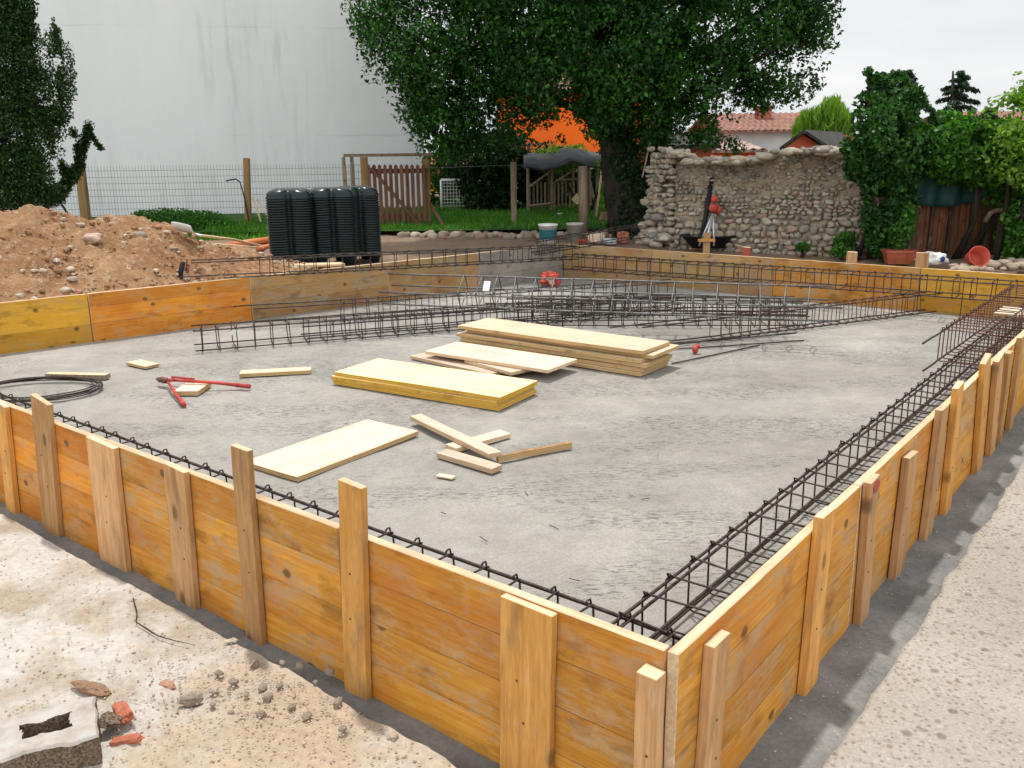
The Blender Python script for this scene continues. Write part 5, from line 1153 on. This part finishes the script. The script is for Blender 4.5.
for pts in ([g(616, 150), g(580, 110), g(540, 95), g(490, 85), g(450, 70)], [g(610, 115), g(570, 70), g(520, 30), g(460, -10)], [g(664, 115, 12.7), g(700, 90), g(740, 70), g(790, 40)], [g(606, 95), g(640, 50), g(690, 10), g(740, -40)], [g(600, 50), g(560, 10), g(500, -60), g(430, -100)], [g(668, 90, 12.9), g(720, 40), g(780, 0), g(820, -30)]):
    m = MB(); limb(m, pts, .075, .015, 7); part(rt, m, 'limb', 'bark')
bl = [B(545, 118, 12.3, .20), B(575, 112, 12.4, .17), B(592, 131, 12.4, .14), B(512, 136, 12.5, .2), B(560, 140, 12.6, .10), B(528, 128, 12.4, .15), B(604, 142, 12.4, .12), B(455, 85, 12.8, .5), B(430, 100, 12.7, .4), B(475, 60, 12.9, .5), B(400, 40, 12.3, .62), B(385, 5, 12.5, .55), B(430, 60, 12, .6), B(420, 105, 12.3, .38), B(408, 85, 12.2, .35), B(450, 118, 12.2, .48), B(445, 145, 12.2, .27), B(480, 95, 12.6, .55), B(500, 40, 12.2, .8), B(470, 0, 12.5, .9), B(535, 92, 12.9, .4),
      B(560, 60, 11.8, .8), B(530, 105, 12.3, .32), B(600, 108, 12.2, .35), B(565, 100, 12., .3), B(580, 92, 11.9, .42), B(620, 60, 11.6, .8), B(610, 20, 12., .9), B(650, 100, 12.2, .6), B(680, 60, 12, .8), B(690, 110, 12.6, .42), B(712, 138, 12.9, .22), B(735, 147, 12.9, .16), B(700, 135, 12.6, .25), B(725, 85, 12.6, .5),
      B(740, 30, 12.2, .8), B(770, 65, 12.5, .55), B(795, 85, 12.7, .30), B(800, 40, 12.7, .5), B(822, 50, 12.7, .16), B(800, 0, 12.6, .6), B(815, 85, 12.7, .14), B(790, 20, 13, .6), B(560, 0, 13, 1.), B(680, 0, 12.8, 1.), B(520, 70, 13.4, .6), B(640, 80, 13.3, .7), B(760, 108, 12.9, .15), B(640, 135, 12.9, .32), B(440, 135, 12.2, .38), B(465, 140, 12.4, .34), B(425, 120, 12.2, .28), B(500, 110, 12.4, .42), B(610, 110, 11.9, .45), B(660, 128, 12.2, .38), B(700, 125, 12.5, .3), B(480, 125, 12.9, .4), B(655, 150, 13., .25), B(760, 85, 12.4, .4), B(375, 25, 12.3, .35),
      (-.6, 12.6, 4.3, 1.2), (.6, 12., 4.8, 1.5), (2., 12.2, 4.9, 1.6), (3.3, 12.6, 4.4, 1.3), (.5, 13, 6., 1.3), (1.9, 12.8, 6.4, 1.4), (3., 12.8, 5.8, 1.2), (-.2, 12.3, 5.5, 1.1), (1.2, 14.3, 4.6, 1.6), (1.2, 10.9, 4.6, 1.), (1., 16.2, 5.2, 1.6), (-.6, 15.6, 5., 1.4), (2.6, 16, 5.2, 1.5), (.3, 14.6, 5.4, 1.3)]  # rearmost blobs added behind the visible crown to shade the lean-to
lp = blobs_pts(bl, 330000, thr=-.25, freq=2.1, shell=2.3, seed=2); leaf_obj('crown', rt, lp, .062, M['leaf'], up=.6, seed=2)
# ivy on the trunks
ib = [B(626, 200, TYY, (.27, .3, .45)), B(621, 165, TYY, (.25, .3, .4)), B(616, 130, TYY, (.24, .3, .4)), B(647, 205, 12.6, (.17, .2, .5)), B(632, 228, 12.3, (.33, .3, .2)), B(656, 165, 12.6, (.15, .2, .4))]
o = leaf_obj('ivy', rt, blobs_pts(ib, 16000, thr=-.5, freq=3, shell=6, seed=8), .055, M['hedge'], seed=8)
def bush(name, label, cat, bl, n, size, mat, stems=3, sd=1, thr=-.2, freq=2.5, group=None, sh=2.6, asp=1.7, base_z=.3, zmin=None):
    cx = sum(b[0] for b in bl)/len(bl); cy = sum(b[1] for b in bl)/len(bl); rt = empty(name, (cx, cy, base_z)); tag(rt, label, cat, group)
    m = MB(); rgs = random.Random(sd)
    for k in range(stems):
        b = rgs.choice(bl) if stems > 1 else bl[0]; limb(m, [(cx+rgs.uniform(-.2, .2)*stems/3, cy+.1, base_z-.1), (b[0]*.5+cx*.5, b[1], b[2]*.5+base_z*.4), (b[0], b[1], b[2])], .035, .01, 6)
    part(rt, m, 'stem', 'bark'); leaf_obj('foliage', rt, blobs_pts(bl, n, thr, freq, sh, sd, zmin), size, M[mat], seed=sd, asp=asp); return rt
bush('hedge', 'tall dark leafy bush between the white mesh panel and the lean-to', 'bush', [B(480, 165, 16.8, .6), B(460, 160, 17.2, .45), B(500, 160, 16.8, .6), B(490, 195, 16.8, .55), B(515, 190, 17.2, .5), B(505, 145, 17.4, .4), B(470, 190, 17.4, .45), B(535, 170, 18, .6)], 15000, .085, 'hedge', sd=4)
bush('hedge', 'dark hedge running behind the lean-to and the big tree', 'hedge', [B(545, 190, 19, .8), B(570, 185, 19, .8), B(600, 190, 19, .8), B(630, 190, 19, .8), B(655, 190, 19, .8), B(560, 172, 19, .5), B(610, 172, 19, .5), B(640, 168, 19, .5), B(680, 180, 19, .7), B(540, 202, 18.4, .4), B(565, 202, 18.4, .4), B(590, 202, 18.4, .4), B(615, 202, 18.4, .4), B(640, 202, 18.4, .4)], 18000, .11, 'hedge', sd=5)
bush('shrub', 'yellow green shrub left of the dark hedge behind the gate', 'shrub', [B(440, 172, 18.5, .4), B(452, 190, 18.5, .35), B(438, 198, 18.8, .35), B(446, 158, 19.5, .3)], 3500, .07, 'weed', sd=6)
bush('shrub', 'pale green climber growing over the top of the lean-to', 'shrub', [B(560, 158, 16.8, .28), B(545, 160, 17, .25), B(578, 156, 17, .25), B(607, 165, 15.6, .22), B(612, 190, 15.2, .25), B(608, 208, 14.8, .25)], 3000, .055, 'willow', sd=7)
bush('weeds', 'low bright green clump of weeds against the wire fence', 'weeds', [B(165, 219, 13.9, (.62, .4, .16)), B(195, 221, 13.8, (.55, .4, .17)), B(215, 226, 13.6, (.35, .3, .12)), B(140, 222, 14, (.3, .3, .1))], 9000, .045, 'weed', sd=8, thr=-.5, stems=2)
o = bpy.data.objects.new('grass', blades('grass', 7000, (-4.9, -2.2, 12.5, 14.2), .32, .13, 6)); COL.objects.link(o); tag(o, 'green grass tuft strip between the fence post and the gate', 'grass', kind='stuff')
# columnar cypress at the left with side shoots
cy = [B(5, 60, 11.6, (.35, .4, 1.)), B(20, 60, 11.6, (.28, .3, .7)), B(-20, 0, 11.6, (.6, .4, 1.2)), B(40, 100, 11.6, (.30, .3, .6)), B(15, 130, 11.6, (.55, .4, .6)), B(10, 180, 11.6, (.5, .4, .5)), B(50, 80, 11.6, (.2, .2, .55)), B(58, 55, 11.6, (.09, .12, .42)), B(65, 85, 11.6, (.11, .12, .25)), B(62, 118, 11.6, (.08, .1, .12)), B(30, 180, 11.6, (.4, .3, .45)), B(25, 20, 11.6, (.12, .15, .35)), B(57, 38, 11.6, (.055, .08, .25)), B(56, 26, 11.6, (.03, .05, .15)), B(70, 58, 11.6, (.05, .06, .2)), B(74, 82, 11.6, (.06, .06, .16)), B(28, 8, 11.6, (.07, .1, .3)), B(68, 112, 11.6, (.06, .06, .1)), B(12, 8, 11.6, (.15, .2, .4)), B(37, 200, 11.6, (.2, .2, .2)), B(-30, 150, 11.6, (.5, .4, 1.3))]
bush('cypress', 'tall dark green cypress against the white wall at the left edge', 'tree', cy, 80000, .038, 'cypress', stems=1, sd=9, thr=-.25, freq=3.2, sh=3.2, asp=1.6)
sh = []
for pts, r in ((((58, 198), (68, 180), (78, 168)), .10), (((66, 178), (61, 160)), .07), (((80, 168), (82, 150), (86, 138), (90, 122)), .075), (((78, 160), (76, 140), (72, 128)), .06), (((92, 135), (98, 146), (103, 148)), .045), (((50, 200), (60, 188)), .10)):
    for (a, b) in zip(pts[:-1], pts[1:]):
        for k in range(4): t = k/4; q = B(a[0]+(b[0]-a[0])*t, a[1]+(b[1]-a[1])*t, 12.6, (r, r, r*1.2)); sh.append(q)
bush('young_cypress', 'small forked cypress shoots rising behind the first fence post', 'shrub', sh, 9000, .036, 'cypress', stems=1, sd=10, thr=-.6, sh=2)
# ivy over the wall end and the shed
iv = [B(886, 118, 9.8, .36), B(880, 138, 9.6, .38), B(902, 108, 9.8, .26), B(882, 86, 9.8, .14), B(897, 82, 9.8, .12), B(915, 120, 9.8, .2), B(870, 150, 9.6, .30), B(893, 150, 9.7, .38), B(888, 95, 9.8, .2), B(890, 180, 9.6, (.32, .2, .35)), B(885, 215, 9.55, (.26, .16, .35)), B(880, 240, 9.55, (.18, .12, .2)), B(905, 190, 9.6, (.2, .15, .4)), B(862, 165, 9.6, .2), B(908, 170, 9.7, .2), B(875, 80, 9.8, .08), B(868, 72, 9.8, .05)]
bush('ivy', 'big dark green ivy mass over the right end of the stone wall', 'ivy', iv, 30000, .062, 'ivy', sd=11, thr=-.16, freq=2.6, stems=5)
vn = [B(935, 145, 9.7, .34), B(960, 150, 9.7, .36), B(985, 160, 9.7, .34), B(950, 158, 9.6, (.4, .25, .14)), B(1005, 150, 9.9, .35), B(1020, 175, 9.8, .4), B(945, 132, 9.9, .25), B(978, 172, 9.6, (.12, .12, .12)), B(1014, 195, 9.9, .22)]
bush('vine', 'bright green vine spreading over the shed roof', 'vine', vn, 17000, .075, 'vine', sd=12, thr=-.25, stems=4)
bush('shrub', 'light green leafy bush at the right edge above the beige house corner', 'shrub', [B(1020, 120, 9.4, .35), B(1035, 150, 9.3, .5), B(1012, 140, 9.5, .2), B(1028, 98, 9.4, .15), B(1040, 90, 9.3, .3)], 5000, .06, 'willow', sd=13)
bush('shrub', 'low green bush beside the shed at the right edge near the ground', 'shrub', [B(1024, 240, 9.5, .25), B(1040, 225, 9.4, .4), B(1014, 252, 9.3, .10)], 5000, .06, 'vine', sd=14, thr=-.4)
bush('weeds', 'small green weed at the foot of the stone wall near its right end', 'weeds', [B(845, 242, 9.85, (.13, .1, .12)), B(838, 252, 9.7, (.1, .08, .06))], 500, .05, 'weed', sd=15, stems=1, thr=-.6)
bush('weeds', 'smaller weed at the foot of the stone wall, left one', 'weeds', [B(803, 247, 10.05, (.08, .06, .05))], 200, .05, 'weed', sd=16, stems=1, thr=-.6)
bush('weeds', 'green iris like weed right of the stone wall behind the back wall', 'weeds', [B(885, 254, 9.5, (.1, .06, .07))], 300, .07, 'weed', sd=17, stems=1, thr=-.6, asp=4)
# willow shrub: upright strands
WYY = 19.; rt = empty('willow_shrub', at(820, 145, Y=WYY)); rt.location.z = .4; tag(rt, 'feathery yellow green shrub behind the dark gabled shed', 'shrub')
pts = []; dr = []; rgw = random.Random(4)
for k in range(9000):
    px = 793+rgw.random()*60; top = np.interp(px, [793, 803, 815, 825, 838, 853], [128, 112, 110, 100, 98, 120]); py = top+(rgw.random()**.8)*(150-top)*1.1; Y_ = WYY+rgw.uniform(-.6, .6); P = at(px, py, Y=Y_)
    if noise.noise(P*2.2) < -.2 and py < top+14: continue
    pts.append(P); s = (px-823)/60; dr.append((s*.8+rgw.gauss(0, .15), rgw.gauss(0, .2), 1))
o = bpy.data.objects.new('foliage', leaf_mesh('foliage', pts, .22, M['willow'], up=0, asp=8, seed=3, dirs=dr)); COL.objects.link(o); o.parent = rt; o.matrix_basis = rt.matrix_basis.inverted()
m = MB(); limb(m, [(at(836, 150, Y=WYY).x, WYY, .4), at(835, 120, Y=WYY), at(836, 98, Y=WYY)], .10, .04); limb(m, [(at(820, 150, Y=WYY).x, WYY, .4), at(818, 125, Y=WYY), at(812, 108, Y=WYY)], .06, .02); part(rt, m, 'trunk', 'bark')
def conifer(px, pyb, pyt, Y, wd, n, label, sd):
    P, Q = at(px, pyb, Y=Y), at(px, pyt, Y=Y); rt = empty('conifer', (P.x, Y, .4)); tag(rt, label, 'conifer'); rgc = random.Random(sd)
    m = MB(); m.tube([(P.x, Y, .4), P, Q], [.2, .12, .02], 7); part(rt, m, 'trunk', 'bark'); pts = []; dr = []; H_ = Q.z-P.z; lv = 9
    for k in range(34):
        t = (k+.5)/34; z = P.z+H_*t; R = wd*(1-t)**.75*rgc.uniform(.65, 1.2)+.06; a = k*2.4+rgc.uniform(-.4, .4)
        for q in range(n//34):
            f = rgc.random()**.8; x = P.x+math.cos(a)*R*f; y = Y+math.sin(a)*R*f; hang = rgc.random()**2*.22*(1-t*.6)*(1-f*.5)
            pts.append((x+rgc.gauss(0, .025), y+rgc.gauss(0, .05), z+.30*R*f-.42*R*f*f-hang)); dr.append((math.cos(a)*.6, math.sin(a)*.6, -.7))
    leaf_obj('crown', rt, [(Vector(p)) for p in pts], .09, M['conifer'], asp=3, seed=sd, dirs=dr)
conifer(953, 150, 71, 22, 1.0, 9000, 'dark conifer with drooping branches behind the vine', 3)
conifer(904, 130, 70, 22, .5, 4000, 'dark conifer tip just rising behind the ivy', 7)
conifer(985, 140, 108, 24, .55, 4000, 'small dark conifer further right behind the vine', 5)
# foliage parts were built in world coordinates: undo their parent's offset
bpy.context.view_layer.update()
for o in bpy.data.objects:
    if o.parent and o.name.split('.')[0] in ('crown', 'ivy', 'foliage', 'plant', 'chimney') and o.type == 'MESH':
        w_ = o.parent
        if o.name.startswith('chimney'): o.matrix_basis = Matrix.Identity(4)
        elif tuple(o.matrix_basis.translation) == (0, 0, 0): o.matrix_basis = w_.matrix_world.inverted()
